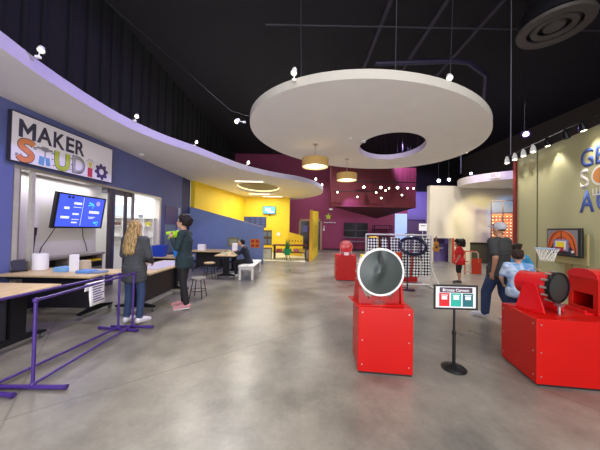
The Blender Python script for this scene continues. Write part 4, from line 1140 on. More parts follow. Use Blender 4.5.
# ---- yellow nook things
tvn = thing('television', 'small bright blue television high on the yellow wall', 'television', (-2.1, 16.88, 2.6))
B().box(-0.43, 0.43, -0.03, 0.03, 0, 0.52).build('bezel', BLK, tvn, bevel=0.01)
B().box(-0.4, 0.4, -0.034, -0.03, 0.03, 0.49).build('screen', M('aqua_screen', '#4aa0d8', 0.3, emit='#4fb0e8', estr=0.9), tvn)
B().box(-0.25, 0.1, -0.038, -0.034, 0.22, 0.38).box(-0.1, 0.3, -0.038, -0.034, 0.1, 0.2).build('screen_marks', SCRW, tvn)
B().box(-0.04, 0.04, 0.03, 0.1, -0.1, 0.4).build('bracket', BLKM, tvn)


def board(name, label, cat, loc, rz, w_, h_, m1, m2, n=3):
    t = thing(name, label, cat, loc, rz)
    B().box(-w_ / 2, w_ / 2, -0.02, 0.0, 0, h_).build('board', m1, t)
    b = B()
    for i in range(n):
        for j in range(n):
            b.box(-w_ / 2 + w_ * (i + 0.15) / n, -w_ / 2 + w_ * (i + 0.85) / n, -0.025, -0.02, h_ * (j + 0.15) / n, h_ * (j + 0.8) / n)
    b.build('pictures', m2, t)
    return t


board('picture_board', 'grey picture board on the yellow side wall', 'notice board', (-4.24, 15.1, 2.3), R(78.5), 1.3, 0.85, M('board_slate', '#4b4a52', 0.7), M('board_grey', '#8d8f98', 0.7))
board('picture_board', 'long navy board on the yellow back wall above the blue half wall', 'notice board', (-3.05, 16.97, 1.7), 0, 1.5, 0.7, NAVY, M('board_blue', '#44588f', 0.7), 4)
board('picture_board', 'brown board low on the yellow back wall, right end of the blue half wall', 'notice board', (-2.2, 16.98, 0.5), 0, 0.6, 1.0, M('board_brown', '#3d3128', 0.7), M('board_tan', '#5a6a80', 0.7), 2)
board('wall_poster', 'olive framed poster on the blue half wall behind the seated person', 'poster', (-3.05, 11.5, 0.75), 0, 0.5, 0.42, M('poster_olive', '#8f8d62', 0.7), M('poster_sage', '#b5b69a', 0.7), 1)
o = board('wall_poster', 'orange and red poster on the blue half wall right of the seated person', 'poster', (-2.05, 11.5, 0.72), 0, 0.42, 0.4, M('poster_orange', '#e8902a', 0.7), M('poster_red', '#c83a22', 0.7), 2)
wc = thing('white_cabinet', 'low white cabinet just past the end of the blue half wall', 'cabinet', (-1.68, 13.1, 0))
B().box(-0.5, 0.2, 0, 0.5, 0.02, 0.55).build('body', M('cream_cabinet', '#d4d2be', 0.5), wc, bevel=0.01)
B().box(-0.52, 0.22, -0.02, 0.52, 0.55, 0.59).build('top', WOODB, wc)
B().cyl((-0.1, -0.012, 0.35), (-0.1, 0, 0.35), 0.02, seg=10).build('knob', BLK, wc)

tt = thing('play_table', 'long dark red rolling play table with trays in the yellow nook', 'table', (-0.48, 13.4, 0))
DR = M('dark_red_wood', '#5c1a18', 0.5)
B().box(-0.95, 0.9, -0.35, 0.35, 0.72, 0.78).build('tabletop', DR, tt, bevel=0.01)
for x in (-0.85, 0.8):
    for y in (-0.28, 0.28):
        lg = B().box(x - 0.03, x + 0.03, y - 0.03, y + 0.03, 0.1, 0.72).build('leg', BLKM, tt)
        B().cyl((x - 0.02, y, 0.06), (x + 0.02, y, 0.06), 0.06, seg=14).build('wheel', BLK, lg, smooth=True)
B().box(-0.85, 0.8, -0.3, 0.3, 0.35, 0.39).build('lower_shelf', DR, tt)
for i, (x, m_) in enumerate(((-0.6, REDK), (-0.1, M('tray_grey', '#8a8a80', 0.5)), (0.3, REDK), (0.62, YELP))):
    stuff_box('toy_tray', ('red toy tray at the left of the play table shelf', 'grey toy tray in the middle of the play table shelf', 'red toy tray right of the grey one on the play table shelf', 'yellow toy tray at the right end of the play table shelf')[i], 'tray',
              -0.48 + x - 0.15, -0.48 + x + 0.15, 13.2, 13.55, 0.39, 0.55, m_)
pt = thing('potted_plant', 'green leafy plant in a bright green pot before the play table', 'plant', (-0.62, 12.75, 0))
B().lathe([(0, 0.28), (0.12, 0.28), (0.2, 0.42), (0.21, 0.6), (0.19, 0.6), (0.17, 0.45), (0, 0.45)], 24).build('pot', GREENP, pt, smooth=True)
b = B()
for a in (0.4, 2.5, 4.6): b.cyl((0.1 * math.cos(a), 0.1 * math.sin(a), 0.29), (0.18 * math.cos(a), 0.18 * math.sin(a), 0.0), 0.015, seg=8)
b.build('pot_stand', BLKM, pt)
b = B()
for i in range(16):
    a = i * 2.4; r = 0.12 + 0.12 * random.random(); h_ = 0.75 + 0.4 * random.random()
    p0 = Vector((0.03 * math.cos(a), 0.03 * math.sin(a), 0.45)); p1 = Vector((r * math.cos(a), r * math.sin(a), h_))
    q = (p1 - p0).normalized(); sd = q.cross(Vector((0, 0, 1))).normalized() * 0.03
    mid = (p0 + p1) / 2
    v = [b.bm.verts.new(c_) for c_ in (p0, mid + sd, p1, mid - sd)]; b.bm.faces.new(v)
    v2 = [b.bm.verts.new(c_ + Vector((0, 0, 0.004))) for c_ in (p0, mid + sd, p1, mid - sd)]; b.bm.faces.new(v2[::-1])
b.build('leaves', LEAF, pt)
# tall yellow panel with slots
yp = thing('yellow_screen', 'tall freestanding yellow panel with dark slots at the edge of the yellow nook', 'partition', (0.52, 12.7, 0), 0)
dx, dy = 0.56, 3.2
ang = math.atan2(dy, dx)
yp.rotation_euler = (0, 0, ang)
b = B()
L = math.hypot(dx, dy)
b.prism([(0, 0.0), (L, 0.0), (L, 2.75), (0, 2.55)], -0.09, 0.0, 'y')
b.build('panel', YEL, yp)
b = B()
for i in range(6):
    x = 0.35 + i * 0.48; b.box(x, x + 0.1, -0.1, -0.088, 0.5 + 0.12 * (i % 2), 2.15 - 0.15 * (i % 3)); b.box(x, x + 0.1, -0.002, 0.012, 0.5 + 0.12 * (i % 2), 2.15 - 0.15 * (i % 3))
b.build('slots', M('brown_slot', '#6d5410', 0.7), yp)
B().box(-0.03, 0, -0.12, 0.03, 0.0, 2.6).build('edge_post', M('amber_edge', '#e0a824', 0.6), yp)
kb = thing('wall_clock', 'small white round disc on the yellow wall beside the low yellow wall', 'clock', (-1.45, 16.98, 1.25), 0)
B().cyl((0, -0.02, 0), (0, 0.0, 0), 0.13, seg=24).build('face', WPL, kb, smooth=True)
kr = thing('hook_rail', 'row of small dark pegs along the low yellow wall', 'rack', (-0.3, 15.0, 0.85))
B().box(-0.35, 0.45, -0.02, 0, 0, 0.04).build('rail', YEL, kr)
for i in range(5): B().cyl((-0.3 + i * 0.17, -0.02, 0.02), (-0.3 + i * 0.17, -0.09, 0.09), 0.02, seg=8).build('peg', BLK, kr)

# ---- far tables, stools, bench
workbench('wood-topped table against the blue half wall, far left of the seated person', -4.05, -2.75, 9.0, 10.0, 'x', group='far craft tables')
workbench('wood-topped table at which the person in black sits', -2.63, -2.0, 7.75, 9.1, 'y', panel=False, group='far craft tables')


def stool(label, x, y, h, top=BENCH):
    t = thing('stool', label, 'stool', (x, y, 0), group='round wooden stools')
    B().cyl((0, 0, h - 0.035), (0, 0, h), 0.17, seg=28).build('seat', top, t, smooth=True, bevel=0.004)
    for k in range(4):
        a = PI / 4 + k * PI / 2
        B().cyl((0.12 * math.cos(a), 0.12 * math.sin(a), h - 0.035), (0.2 * math.cos(a), 0.2 * math.sin(a), 0), 0.011, seg=8).build('leg', BLKM, t, smooth=True)
    B().tube([(0.17 * math.cos(2 * PI * k / 24), 0.17 * math.sin(2 * PI * k / 24), 0.17) for k in range(24)], 0.008, closed=True).build('foot_ring', BLKM, t, smooth=True)
    return t


stool('round grey stool with black legs just behind the man in dark green', -2.3, 5.75, 0.46, GREYM)
stool('round wood-seated stool in front of the far craft tables', -2.84, 7.95, 0.5)
wb = thing('bench', 'plain white bench under the seated person in black', 'bench', (-1.63, 8.45, 0))
WB = M('white_bench_paint', '#dedbd8', 0.45)
B().box(-0.24, 0.24, -0.8, 0.85, 0.40, 0.45).build('seat', WB, wb, bevel=0.015)
for x in (-0.19, 0.19):
    for y in (-0.72, 0.77): B().box(x - 0.035, x + 0.035, y - 0.035, y + 0.035, 0, 0.40).build('leg', WB, wb, bevel=0.008)
B().box(-0.2, 0.2, -0.74, -0.70, 0.33, 0.4).box(-0.2, 0.2, 0.75, 0.79, 0.33, 0.4).build('apron', WB, wb)
stuff_box('tissue_carton', 'white carton standing on the far left craft table', 'box', -3.75, -3.5, 9.2, 9.4, 0.75, 0.98, PAPER)
stuff_box('tissue_carton', 'tall white carton on the table before the seated person', 'box', -2.28, -2.13, 8.45, 8.6, 0.75, 1.08, PAPER)
for i, (x, y, s_) in enumerate(((-2.5, 8.2, 0.06), (-2.35, 8.0, 0.05), (-2.45, 8.8, 0.06))):
    stuff_box('craft_block', ('pale craft block in the middle of the seated person\'s table', 'pale craft block nearest the camera on the seated person\'s table', 'pale craft block at the back of the seated person\'s table')[i], 'block', x - s_, x + s_, y - s_, y + s_, 0.75, 0.75 + s_, M('pale_sage_block', '#c3c9a6', 0.7), 'craft blocks')

# ---- right side: cart, display, exit sign, opening things
ca = thing('play_gate', 'orange-red railed gate with a solid panel behind the man in the grey cap', 'gate', (6.12, 9.5, 0), 0)
OR = M('orange_red_rail', '#d4553a', 0.5); CR = M('cream_rail', '#cbb49a', 0.5)
B().cyl((0.0, 0, 0.9), (0.62, 0, 0.88), 0.02, seg=8).cyl((0.0, 0, 0.5), (0.3, 0, 0.5), 0.02, seg=8).cyl((0.0, 0, 0.9), (0.0, 0, 0.02), 0.02, seg=8).cyl((0.16, 0, 0.9), (0.16, 0, 0.02), 0.02, seg=8).build('rail', OR, ca, smooth=True)
B().tube([(0.38, 0, 0.02), (0.38, 0, 0.88), (0.62, 0, 0.86), (0.66, 0, 0.8), (0.66, 0, 0.5)], 0.028).cyl((0.1, 0, 0.12), (0.38, 0, 0.12), 0.025, seg=8).build('cream_post', CR, ca, smooth=True)
B().box(0.42, 0.78, -0.02, 0.02, 0.03, 0.62).build('panel', M('orange_red_panel', '#cf3a1c', 0.5), ca, bevel=0.01)
gi = thing('hanging_guitar', 'brown wooden instrument shape mounted at the low doorway in the beige wall', 'instrument', (7.08, 13.0, 0.75))
B().cyl((0, -0.06, 0.0), (0, 0.0, 0.0), 0.17, seg=24).cyl((0, -0.06, 0.25), (0, 0.0, 0.25), 0.12, seg=24).build('body', M('amber_wood', '#a0692a', 0.4), gi, smooth=True)
B().cyl((0, -0.065, 0.05), (0, -0.06, 0.05), 0.06, seg=20).build('sound_hole', DARK, gi)
B().box(-0.03, 0.03, -0.05, 0.0, 0.35, 0.62).build('neck', WOODB, gi)
o = thing('purple_cabinet', 'purple cabinet with a white strip seen through the low doorway', 'cabinet', (7.75, 13.9, 0))
B().box(-0.4, 0.4, -0.2, 0.2, 0, 0.95).build('body', M('violet_cabinet', '#6a5a98', 0.6), o)
B().box(-0.3, 0.1, -0.21, -0.2, 0.7, 0.75).build('label_strip', WPL, o)
ex = thing('exit_sign', 'small glowing red exit sign on the right soffit fascia', 'sign', (8.35, 10.72, 3.98), R(-38))
B().box(-0.16, 0.16, -0.05, -0.01, 0, 0.2).build('box', M('exit_box', '#e8c8c0', 0.5), ex)
text('EXIT', 'lettering', M('exit_red', '#ff2a2a', 0.5, emit='#ff2018', estr=2.0), ex, -0.13, 0.035, 0.13, 0.26, -0.051, 0.004)

dp = thing('display_case', 'tall black-framed display case glowing orange with rows of white balls, behind the man', 'display case', (9.15, 11.3, 0), R(-35))
B().box(-0.42, 0.42, 0, 0.35, 0.0, 1.1).build('base_cabinet', M('dark_case', '#2b1c1a', 0.5), dp)
B().box(-0.40, 0.40, 0.3, 0.34, 1.1, 2.5).build('back_panel', M('glowing_orange_panel', '#b8683e', 0.5, emit='#d07a40', estr=0.35), dp)
b = B()
for x in (-0.42, 0.0, 0.38): b.box(x, x + 0.04, 0.0, 0.04, 1.1, 3.1)
b.box(-0.42, 0.42, 0, 0.04, 2.5, 2.54).box(-0.42, 0.42, 0, 0.04, 3.06, 3.1)
b.build('frame', M('plum_frame', '#3d1522', 0.5), dp)
b = B()
for i in range(6):
    for j in range(9):
        b.ell((-0.33 + i * 0.13, 0.26, 1.2 + j * 0.145), 0.028, u=8, v=6)
b.build('ball', M('lit_ball', '#fff2d8', 0.4, emit='#fff0d0', estr=0.6), dp, split=True)

# ---- basketball hoop on the olive wall
AW = math.atan2(-1, -0.2)
def onwall(y, z, off=0.02): return (wr(y) - 0.98 * off, y + 0.196 * off, z)
bh = thing('basketball_hoop', 'wall-mounted mini basketball backboard with white net on the olive wall', 'basketball hoop', onwall(5.48, 1.12, 0.0), AW)
bh.scale = (1, 1, 0.88)
PLY = M('pale_plywood_mount', '#b0a472', 0.6)
B().box(-0.38, 0.47, -0.04, 0.0, -0.17, 0.55).build('mounting_board', PLY, bh)
B().box(-0.05, 0.09, -0.05, 0.0, -0.75, -0.17).build('mounting_post', M('tan_post', '#8d7a50', 0.6), bh)
B().box(-0.45, 0.45, -0.13, -0.07, 0.0, 0.70).build('backboard', BLK, bh, bevel=0.02)
bcard = B().box(-0.41, 0.38, -0.136, -0.13, 0.05, 0.655).build('face_print', M('board_face_grey', '#7d7f88', 0.4), bh)
ARC = M('basketball_orange', '#d8622a', 0.45)
b = B(); pr = []
for k in range(25):
    a = PI * k / 24; pr.append((-0.015 + 0.385 * math.cos(a), 0.06 + 0.59 * math.sin(a) ** 0.6))
B().prism([(x, z) for x, z in pr], -0.14, -0.136, 'y').build('ball_print', ARC, bcard)
b = B()
for rx, rz_ in ((0.36, 0.54), (0.26, 0.38)):
    pts = [(-0.015 + rx * math.cos(PI * k / 24), -0.142, 0.1 + rz_ * math.sin(PI * k / 24)) for k in range(25)]
    b.tube(pts, 0.006, seg=6)
b.box(-0.02, -0.008, -0.145, -0.14, 0.1, 0.64)
b.build('ball_lines', BLK, bcard)
B().prism([(-0.39, 0.06), (0.36, 0.06), (0.24, 0.24), (-0.27, 0.24)], -0.1445, -0.141, 'y').build('dark_fade', M('print_navy', '#23253c', 0.45), bcard)
B().box(-0.22, 0.18, -0.148, -0.1445, 0.13, 0.42).build('target_square', M('print_lilac', '#8a86b0', 0.45), bcard)
B().box(-0.16, 0.12, -0.151, -0.148, 0.16, 0.38).build('target_inner', M('print_white', '#e8e4e4', 0.45), bcard)
B().box(-0.12, 0.08, -0.154, -0.151, 0.2, 0.355).build('yellow_label', M('print_yellow', '#e8e02a', 0.45), bcard)
B().ell((0.27, -0.142, 0.13), (0.05, 0.004, 0.04)).build('white_emblem', M('print_white', '#e8e4e4', 0.45), bcard)
rc = (0.0, -0.42, 0.18)
B().tube([(rc[0] + 0.2 * math.cos(2 * PI * k / 32), rc[1] + 0.2 * math.sin(2 * PI * k / 32), rc[2]) for k in range(32)], 0.012, closed=True).build('rim', M('pale_blue_rim', '#9cb8d8', 0.4), bh, smooth=True)
B().box(-0.06, 0.06, -0.235, -0.155, 0.13, 0.23).build('rim_bracket', M('crimson_bracket', '#9c2038', 0.4), bh)
b = B(); n = 14
for k in range(n):
    for sgn in (1, -1):
        pts = []
        for j in range(5):
            a = 2 * PI * (k + sgn * j * 0.5) / n; r = 0.195 - 0.085 * (j / 4) ** 0.7; pts.append((rc[0] + r * math.cos(a), rc[1] + r * math.sin(a), rc[2] - 0.01 - 0.3 * j / 4))
        b.tube(pts, 0.006, seg=5)
b.build('net', M('white_net_cord', '#f2f0ec', 0.8), bh)

# wall lettering
LB = M('mural_blue', '#4660ac', 0.6); LW = M('mural_white', '#dcd8d0', 0.6)
wt = thing('wall_lettering', 'painted blue and white mural lettering high on the olive wall', 'mural', onwall(5.2, 2.0, 0.003), AW)
text('GE', 'letter_row', LB, wt, 0.0, 0.98, 0.38, 0.5, -0.001, 0.002)
text('S', 'letter_row', LW, wt, -0.02, 0.55, 0.40, 0.2, -0.001, 0.002)
B().lathe([(0, 0), (0.2, 0), (0.2, 0.006), (0, 0.006)], 32, Matrix.Translation((0.43, 0, 0.76)) @ Matrix.Rotation(R(90), 4, 'X')).build('white_ring', LW, wt)
B().lathe([(0, 0.006), (0.155, 0.006), (0.155, 0.01), (0, 0.01)], 32, Matrix.Translation((0.43, 0, 0.76)) @ Matrix.Rotation(R(90), 4, 'X')).build('orange_ball', M('mural_orange', '#c8803a', 0.6), wt)
b = B().box(0.42, 0.44, -0.013, -0.01, 0.61, 0.91)
b.build('ball_seam', M('mural_brown', '#5a3a20', 0.6), wt)
b = B()
for x in (0.26, 0.33, 0.40): b.box(x, x + 0.018, -0.006, 0, 0.38, 0.52)
b.box(0.26, 0.418, -0.006, 0, 0.38, 0.40)
b.build('small_marks', LW, wt)
text('A', 'letter_row', LB, wt, -0.03, 0.06, 0.45, 0.32, -0.001, 0.002)
text('C', 'letter_row', LB, wt, 0.33, 0.06, 0.45, 0.28, -0.001, 0.002)


# ================================================================== PEOPLE
SKIN = M('skin', '#b9886c', 0.55, var=0.04)
SKIN2 = M('skin_light', '#cfa084', 0.55, var=0.04)


def V(*a): return Vector(a)


def hand(b, wrist, d, palm_n, side, s=1.0, curl=0.5):
    """palm from the wrist along d; palm_n = palm facing; side = thumb direction"""
    d = d.normalized(); n = (palm_n - d * palm_n.dot(d)).normalized(); sd = d.cross(n).normalized()
    if sd.dot(side) < 0: sd = -sd
    c = wrist + d * 0.05 * s
    q = Matrix((sd, d, n)).transposed().to_quaternion()
    b.ell(c, (0.040 * s, 0.052 * s, 0.016 * s), q, u=12, v=8)
    for i, (o_, L) in enumerate(((0.028, 0.072), (0.010, 0.08), (-0.009, 0.075), (-0.027, 0.06))):
        k = wrist + d * 0.09 * s + sd * o_ * s
        L *= s; a1 = curl * 0.6; a2 = curl * 1.4
        e1 = k + (d * math.cos(a1) + n * math.sin(a1) + sd * o_ * 3) * L * 0.5
        e2 = e1 + (d * math.cos(a2) + n * math.sin(a2)) * L * 0.5
        b.cap(k - d * 0.03 * s, k, 0.0095 * s, seg=8); b.cap(k, e1, 0.0095 * s, 0.0088 * s, seg=8); b.cap(e1, e2, 0.0088 * s, 0.0075 * s, seg=8)
    tb_ = wrist + d * 0.025 * s + sd * 0.025 * s
    t1 = tb_ + (sd * 0.75 + d * 0.6 + n * 0.3).normalized() * 0.038 * s
    t2 = t1 + (d * 0.85 + sd * 0.25 + n * 0.4).normalized() * 0.032 * s
    b.cap(tb_, t1, 0.013 * s, 0.0105 * s, seg=8); b.cap(t1, t2, 0.0105 * s, 0.0085 * s, seg=8)


def person(label, loc, rz, H, J, top_m, bot_m, shoe_m, hair, hair_m, skin=SKIN, sleeve='long', cap_m=None, hem=0.86, build=1.0, headk=1.0, sole_m=None, group=None, name='person', collar_m=None, shorts=False, vox=0.011, legk=1.0):
    """figure faces local +y.  J: joint overrides for a 1.75 m body"""
    t = thing(name, label, 'person', loc, rz)
    s = H / 1.75
    D = dict(pelvis=V(0, 0, 0.95), chest=V(0, 0, 1.27), neck=V(0, -0.01, 1.46), head=V(0, 0.015, 1.625),
             shL=V(-.175, 0, 1.41), shR=V(.175, 0, 1.41), elL=V(-.225, -.03, 1.14), elR=V(.225, -.03, 1.14), wrL=V(-.23, .07, .90), wrR=V(.23, .07, .90),
             hipL=V(-.09, 0, .92), hipR=V(.09, 0, .92), knL=V(-.1, .02, .50), knR=V(.1, .02, .50), anL=V(-.11, -.02, .085), anR=V(.11, -.02, .085),
             toeL=V(-.14, .17, .03), toeR=V(.14, .17, .03), hyaw=0.0, hpitch=0.0, curl=0.6, palmL=V(1, 0.2, 0), palmR=V(-1, 0.2, 0), sideL=V(0, 1, 0.2), sideR=V(0, 1, 0.2))
    D.update(J)
    j = {k: (v * s if isinstance(v, Vector) and k[:2] not in ('pa', 'si') else v) for k, v in D.items()}
    w = build * s
    hr = Euler((-j['hpitch'], 0, j['hyaw'])).to_quaternion()
    hk = s * headk
    hc = j['head']

    def H_(x, y, z): return hc + hr @ (V(x, y, z) * hk)

    def torso(b, grow, zlo=0.0, legs=True):
        P, C, N = j['pelvis'], j['chest'], j['neck']
        sh = (j['shL'] + j['shR']) / 2; ax = (j['shR'] - j['shL']).normalized()
        up = (C - P).normalized(); q = Matrix((ax, up.cross(ax).normalized() * 1, up)).transposed()
        try: q = q.to_quaternion()
        except Exception: q = None
        prof = ((0.0, .155, .115), (0.2, .15, .112), (0.4, .14, .105), (0.6, .145, .108), (0.8, .158, .115), (1.0, .165, .118))
        for k, rx, ry in prof:
            b.ell(P.lerp(C, k), ((rx + grow) * w, (ry + grow) * w, 0.09 * s), q)
        for k, rx, ry in ((0.33, .165, .105), (0.66, .15, .09)):
            b.ell(C.lerp(sh, k), ((rx + grow) * w, (ry + grow) * w, 0.08 * s), q)
        b.cap(j['shL'], j['shR'], (0.058 + grow) * w)
        b.cap(sh, j['neck'] - (j['neck'] - sh) * 0.1, (0.075 + grow * 0.5) * w, (0.055) * w)

    # body
    b = B()
    torso(b, -0.012)
    for S in 'LR':
        b.cap(j['sh' + S], j['el' + S], 0.045 * w, 0.036 * w); b.cap(j['el' + S], j['wr' + S], 0.036 * w, 0.024 * s)
        b.cap(j['hip' + S], j['kn' + S], 0.07 * w * legk, 0.05 * w * legk); b.cap(j['kn' + S], j['an' + S], 0.046 * w * legk, 0.033 * s)
        b.cap(j['kn' + S].lerp(j['an' + S], 0.2), j['kn' + S].lerp(j['an' + S], 0.45), 0.048 * w * legk, 0.044 * w * legk)
        b.cap(j['an' + S], j['toe' + S], 0.032 * s, 0.022 * s)
        hand(b, j['wr' + S], j['wr' + S] - j['el' + S] if ('hd' + S) not in j else j['hd' + S], j['palm' + S], j['side' + S], s, j['curl'])
    b.cap(j['neck'] - V(0, 0, .03) * s, hc - V(0, 0, .05) * s, 0.052 * s, 0.05 * s)
    b.ell(H_(0, -0.008, 0.022), V(.076, .094, .098) * hk, hr); b.ell(H_(0, .022, -.045), V(.058, .068, .068) * hk, hr)
    b.ell(H_(0, .055, -.088), V(.026, .024, .02) * hk, hr)
    b.cap(H_(0, .086, 0.012), H_(0, .104, -.022), .009 * hk, .015 * hk, seg=8)
    b.ell(H_(0, .084, -.055), V(.026, .012, .012) * hk, hr)
    for sx in (-1, 1):
        b.ell(H_(sx * .078, -.005, -.008), V(.012, .02, .032) * hk, hr)
        b.ell(H_(sx * .035, .066, .022), V(.026, .014, .009) * hk, hr)
    body = blob(b, 'body', skin, t, vox * 0.8 * max(s, 0.75), 2)
    b = B()
    for sx in (-1, 1): b.ell(H_(sx * .032, .078, .003), V(.013, .008, .008) * hk, hr, u=10, v=8)
    b.build('eyes', M('eye_dark', '#2a1f1c', 0.3), t, smooth=True)
    b = B(); b.ell(H_(0, .094, -.055), V(.02, .005, .005) * hk, hr, u=10, v=6); b.build('mouth', M('lip', '#9a5a50', 0.5), t, smooth=True)
    # trousers
    b = B()
    P = j['pelvis']
    ax = (j['hipR'] - j['hipL']).normalized()
    b.ell(P, (0.158 * w * legk, 0.120 * w * legk, 0.12 * s)); b.ell(P + (j['chest'] - P) * 0.25, (0.14 * w, 0.105 * w, 0.08 * s))
    for S in 'LR':
        lo = j['kn' + S].lerp(j['an' + S], 0.92) if not shorts else j['hip' + S].lerp(j['kn' + S], 0.95)
        b.cap(j['hip' + S], j['kn' + S], 0.088 * w * legk, 0.067 * w * legk)
        if not shorts: b.cap(j['kn' + S], lo, 0.067 * w * legk, 0.054 * w * legk)
    blob(b, 'trousers', bot_m, t, vox, 6)
    # top
    b = B(); torso(b, 0.012)
    P = j['pelvis']; C = j['chest']
    up = (C - P).normalized()
    hemp = P + up * ((hem - 0.95) * s)
    for k_ in (0, .25, .5, .75, 1.0): b.ell(P.lerp(hemp, k_), (0.186 * w, 0.15 * w, 0.07 * s))
    for S in 'LR':
        if sleeve == 'long':
            b.cap(j['sh' + S], j['el' + S], 0.062 * w, 0.052 * w); b.cap(j['el' + S], j['el' + S].lerp(j['wr' + S], .9), 0.052 * w, 0.038 * w)
        else:
            b.cap(j['sh' + S], j['sh' + S].lerp(j['el' + S], .72), 0.064 * w, 0.06 * w)
    blob(b, 'top', top_m, t, vox, 10)
    # shoes
    for S in 'LR':
        a, e = j['an' + S], j['toe' + S]
        d = (e - a); d.normalize()
        b = B()
        heel = a - d * 0.03 * s - V(0, 0, .02) * s
        b.cap(heel, a.lerp(e, .5), .043 * s, .044 * s); b.cap(a.lerp(e, .5), e + d * 0.02 * s, .046 * s, .036 * s); b.ell(a + V(0, 0, .005), .046 * s)
        shoe = blob(b, 'shoe', shoe_m, t, 0.009, 1)
        b = B(); zz = V(0, 0, -.03) * s
        b.cap(heel + zz * .8, e + d * 0.015 * s + zz * .3, .034 * s, .034 * s)
        blob(b, 'sole', sole_m or WPL, shoe, 0.009, 1)
    # hair
    b = B()
    if hair == 'long':
        b.ell(H_(0, -.028, .035), V(.088, .098, .105) * hk, hr)
        for k in range(9):
            f = k / 8; c_ = H_(0, -.075 - .02 * f, .02).lerp(j['chest'] + V(0, -.135, -.02) * s, f)
            b.ell(c_, V(.086 + .035 * math.sin(f * PI * .8), .05 - .01 * f, .075) * hk)
        for sx in (-1, 1):
            b.cap(H_(sx * .07, -.03, 0), H_(sx * .085, -.04, -.2), .03 * hk, .035 * hk)
            for q_ in range(3): b.cap(j['chest'] + V(sx * (.03 + .03 * q_), -.14, .05) * s, j['chest'] + V(sx * (.035 + .032 * q_), -.14, -.12 + .02 * q_) * s, .025 * s, .008 * s)
    elif hair == 'curly':
        b.ell(H_(0, -.02, .045), V(.095, .105, .095) * hk, hr)
        rnd = random.Random(3)
        for k in range(70):
            a = rnd.random() * 2 * PI; z = rnd.random() * 1.5 - .45; z = min(z, .99); r = math.sqrt(max(0, 1 - z * z))
            x, y = r * math.cos(a), r * math.sin(a)
            if y > .35 and z < .35: continue
            b.ell(H_(x * .108, -.025 + y * .118, .05 + z * .112), .04 * hk, u=8, v=6)
    elif hair == 'bob':
        b.ell(H_(0, -.022, .035), V(.098, .106, .105) * hk, hr)
        rnd = random.Random(5)
        for k in range(60):
            a = rnd.random() * 2 * PI; z = rnd.random() * 1.6 - .75; r = math.sqrt(max(0, 1 - z * z))
            x, y = r * math.cos(a), r * math.sin(a)
            if y > .2 and z < .45: continue
            b.ell(H_(x * .125, -.03 + y * .125, .02 + z * .12), .04 * hk, u=8, v=6)
    else:
        b.ell(H_(0, -.018, .04), V(.084, .098, .092) * hk, hr)
        for k in range(9):
            a = PI * .1 + PI * .8 * k / 8; b.ell(H_(.06 * math.cos(a), .05, .075 + .01 * (k % 2)), .026 * hk, u=8, v=6)
    blob(b, 'hair', hair_m, t, 0.011 * max(hk, .8), 1)
    if cap_m:
        b = B(); b.ell(H_(0, -.012, .055), V(.095, .112, .09) * hk, hr)
        cp = blob(b, 'cap', cap_m, t, 0.011, 1)
        b = B(); b.ell(H_(0, .115, .05), V(.07, .075, .012) * hk, hr); blob(b, 'brim', cap_m, cp, 0.008, 1)
    return t


JEAN = M('blue_denim', '#2b3d61', 0.8, var=0.2, scale=30, bump=0.2)
person('person with long blonde hair and dark grey jacket seen from behind at the barriers', (-2.73, 4.16, 0), R(-6), 1.70,
       dict(elL=V(-.235, .02, 1.15), elR=V(.235, .02, 1.14), wrL=V(-.12, .26, 1.0), wrR=V(.12, .27, 1.0), anL=V(-.10, -.02, .085), anR=V(.13, -.02, .085), knL=V(-.10, .02, .5), knR=V(.12, .02, .5), toeL=V(-.13, .16, .03), toeR=V(.16, .16, .03), hyaw=R(0), hpitch=R(-8)),
       M('charcoal_jacket', '#3f4145', 0.85, var=0.12, scale=20, bump=0.3), JEAN, M('white_sneaker', '#e4e0ea', 0.5), 'long', hair_mat('blonde_hair', '#6f583a', '#bb9c68'), SKIN2, hem=0.74, build=1.12, legk=0.85)
person('person in dark green jacket, black trousers and pink shoes holding lime green paper', (-2.28, 4.98, 0), R(94), 1.82,
       dict(elL=V(-.23, .06, 1.15), elR=V(.23, .08, 1.16), wrL=V(-.08, .22, 1.33), wrR=V(.09, .22, 1.33), hpitch=R(-16), head=V(0, .05, 1.615), neck=V(0, .01, 1.46), anL=V(-.1, -.10, .085), anR=V(.1, .03, .085), knL=V(-.1, -.02, .5), knR=V(.1, .05, .5), toeL=V(-.11, .10, .03), toeR=V(.12, .23, .03),
            palmL=V(1, 0, .3), palmR=V(-1, 0, .3), sideL=V(0, 0, 1), sideR=V(0, 0, 1)),
       M('dark_green_jacket', '#1f3236', 0.85, var=0.15, scale=20, bump=0.3), M('black_trousers', '#17161a', 0.8, var=0.1), M('pink_canvas', '#c98a90', 0.7), 'curly', hair_mat('black_hair', '#0c090a', '#2a1f1e'), SKIN2, hem=0.80, build=1.08, legk=0.92)
b = B(); rnd = random.Random(9)
for i in range(16): b.ell((rnd.uniform(-.12, .12), rnd.uniform(-.05, .05), rnd.uniform(-.08, .08)), (rnd.uniform(.03, .06), .04, rnd.uniform(.04, .08)), Euler((rnd.random() * 3, rnd.random() * 3, 0)).to_quaternion(), u=8, v=6)
o = blob(b, 'paper_craft', GREENL, None, 0.012, 0); o.location = (-2.53, 5.05, 1.46)
tag(o, 'crumpled lime green paper craft held up by the person in dark green', 'paper craft')
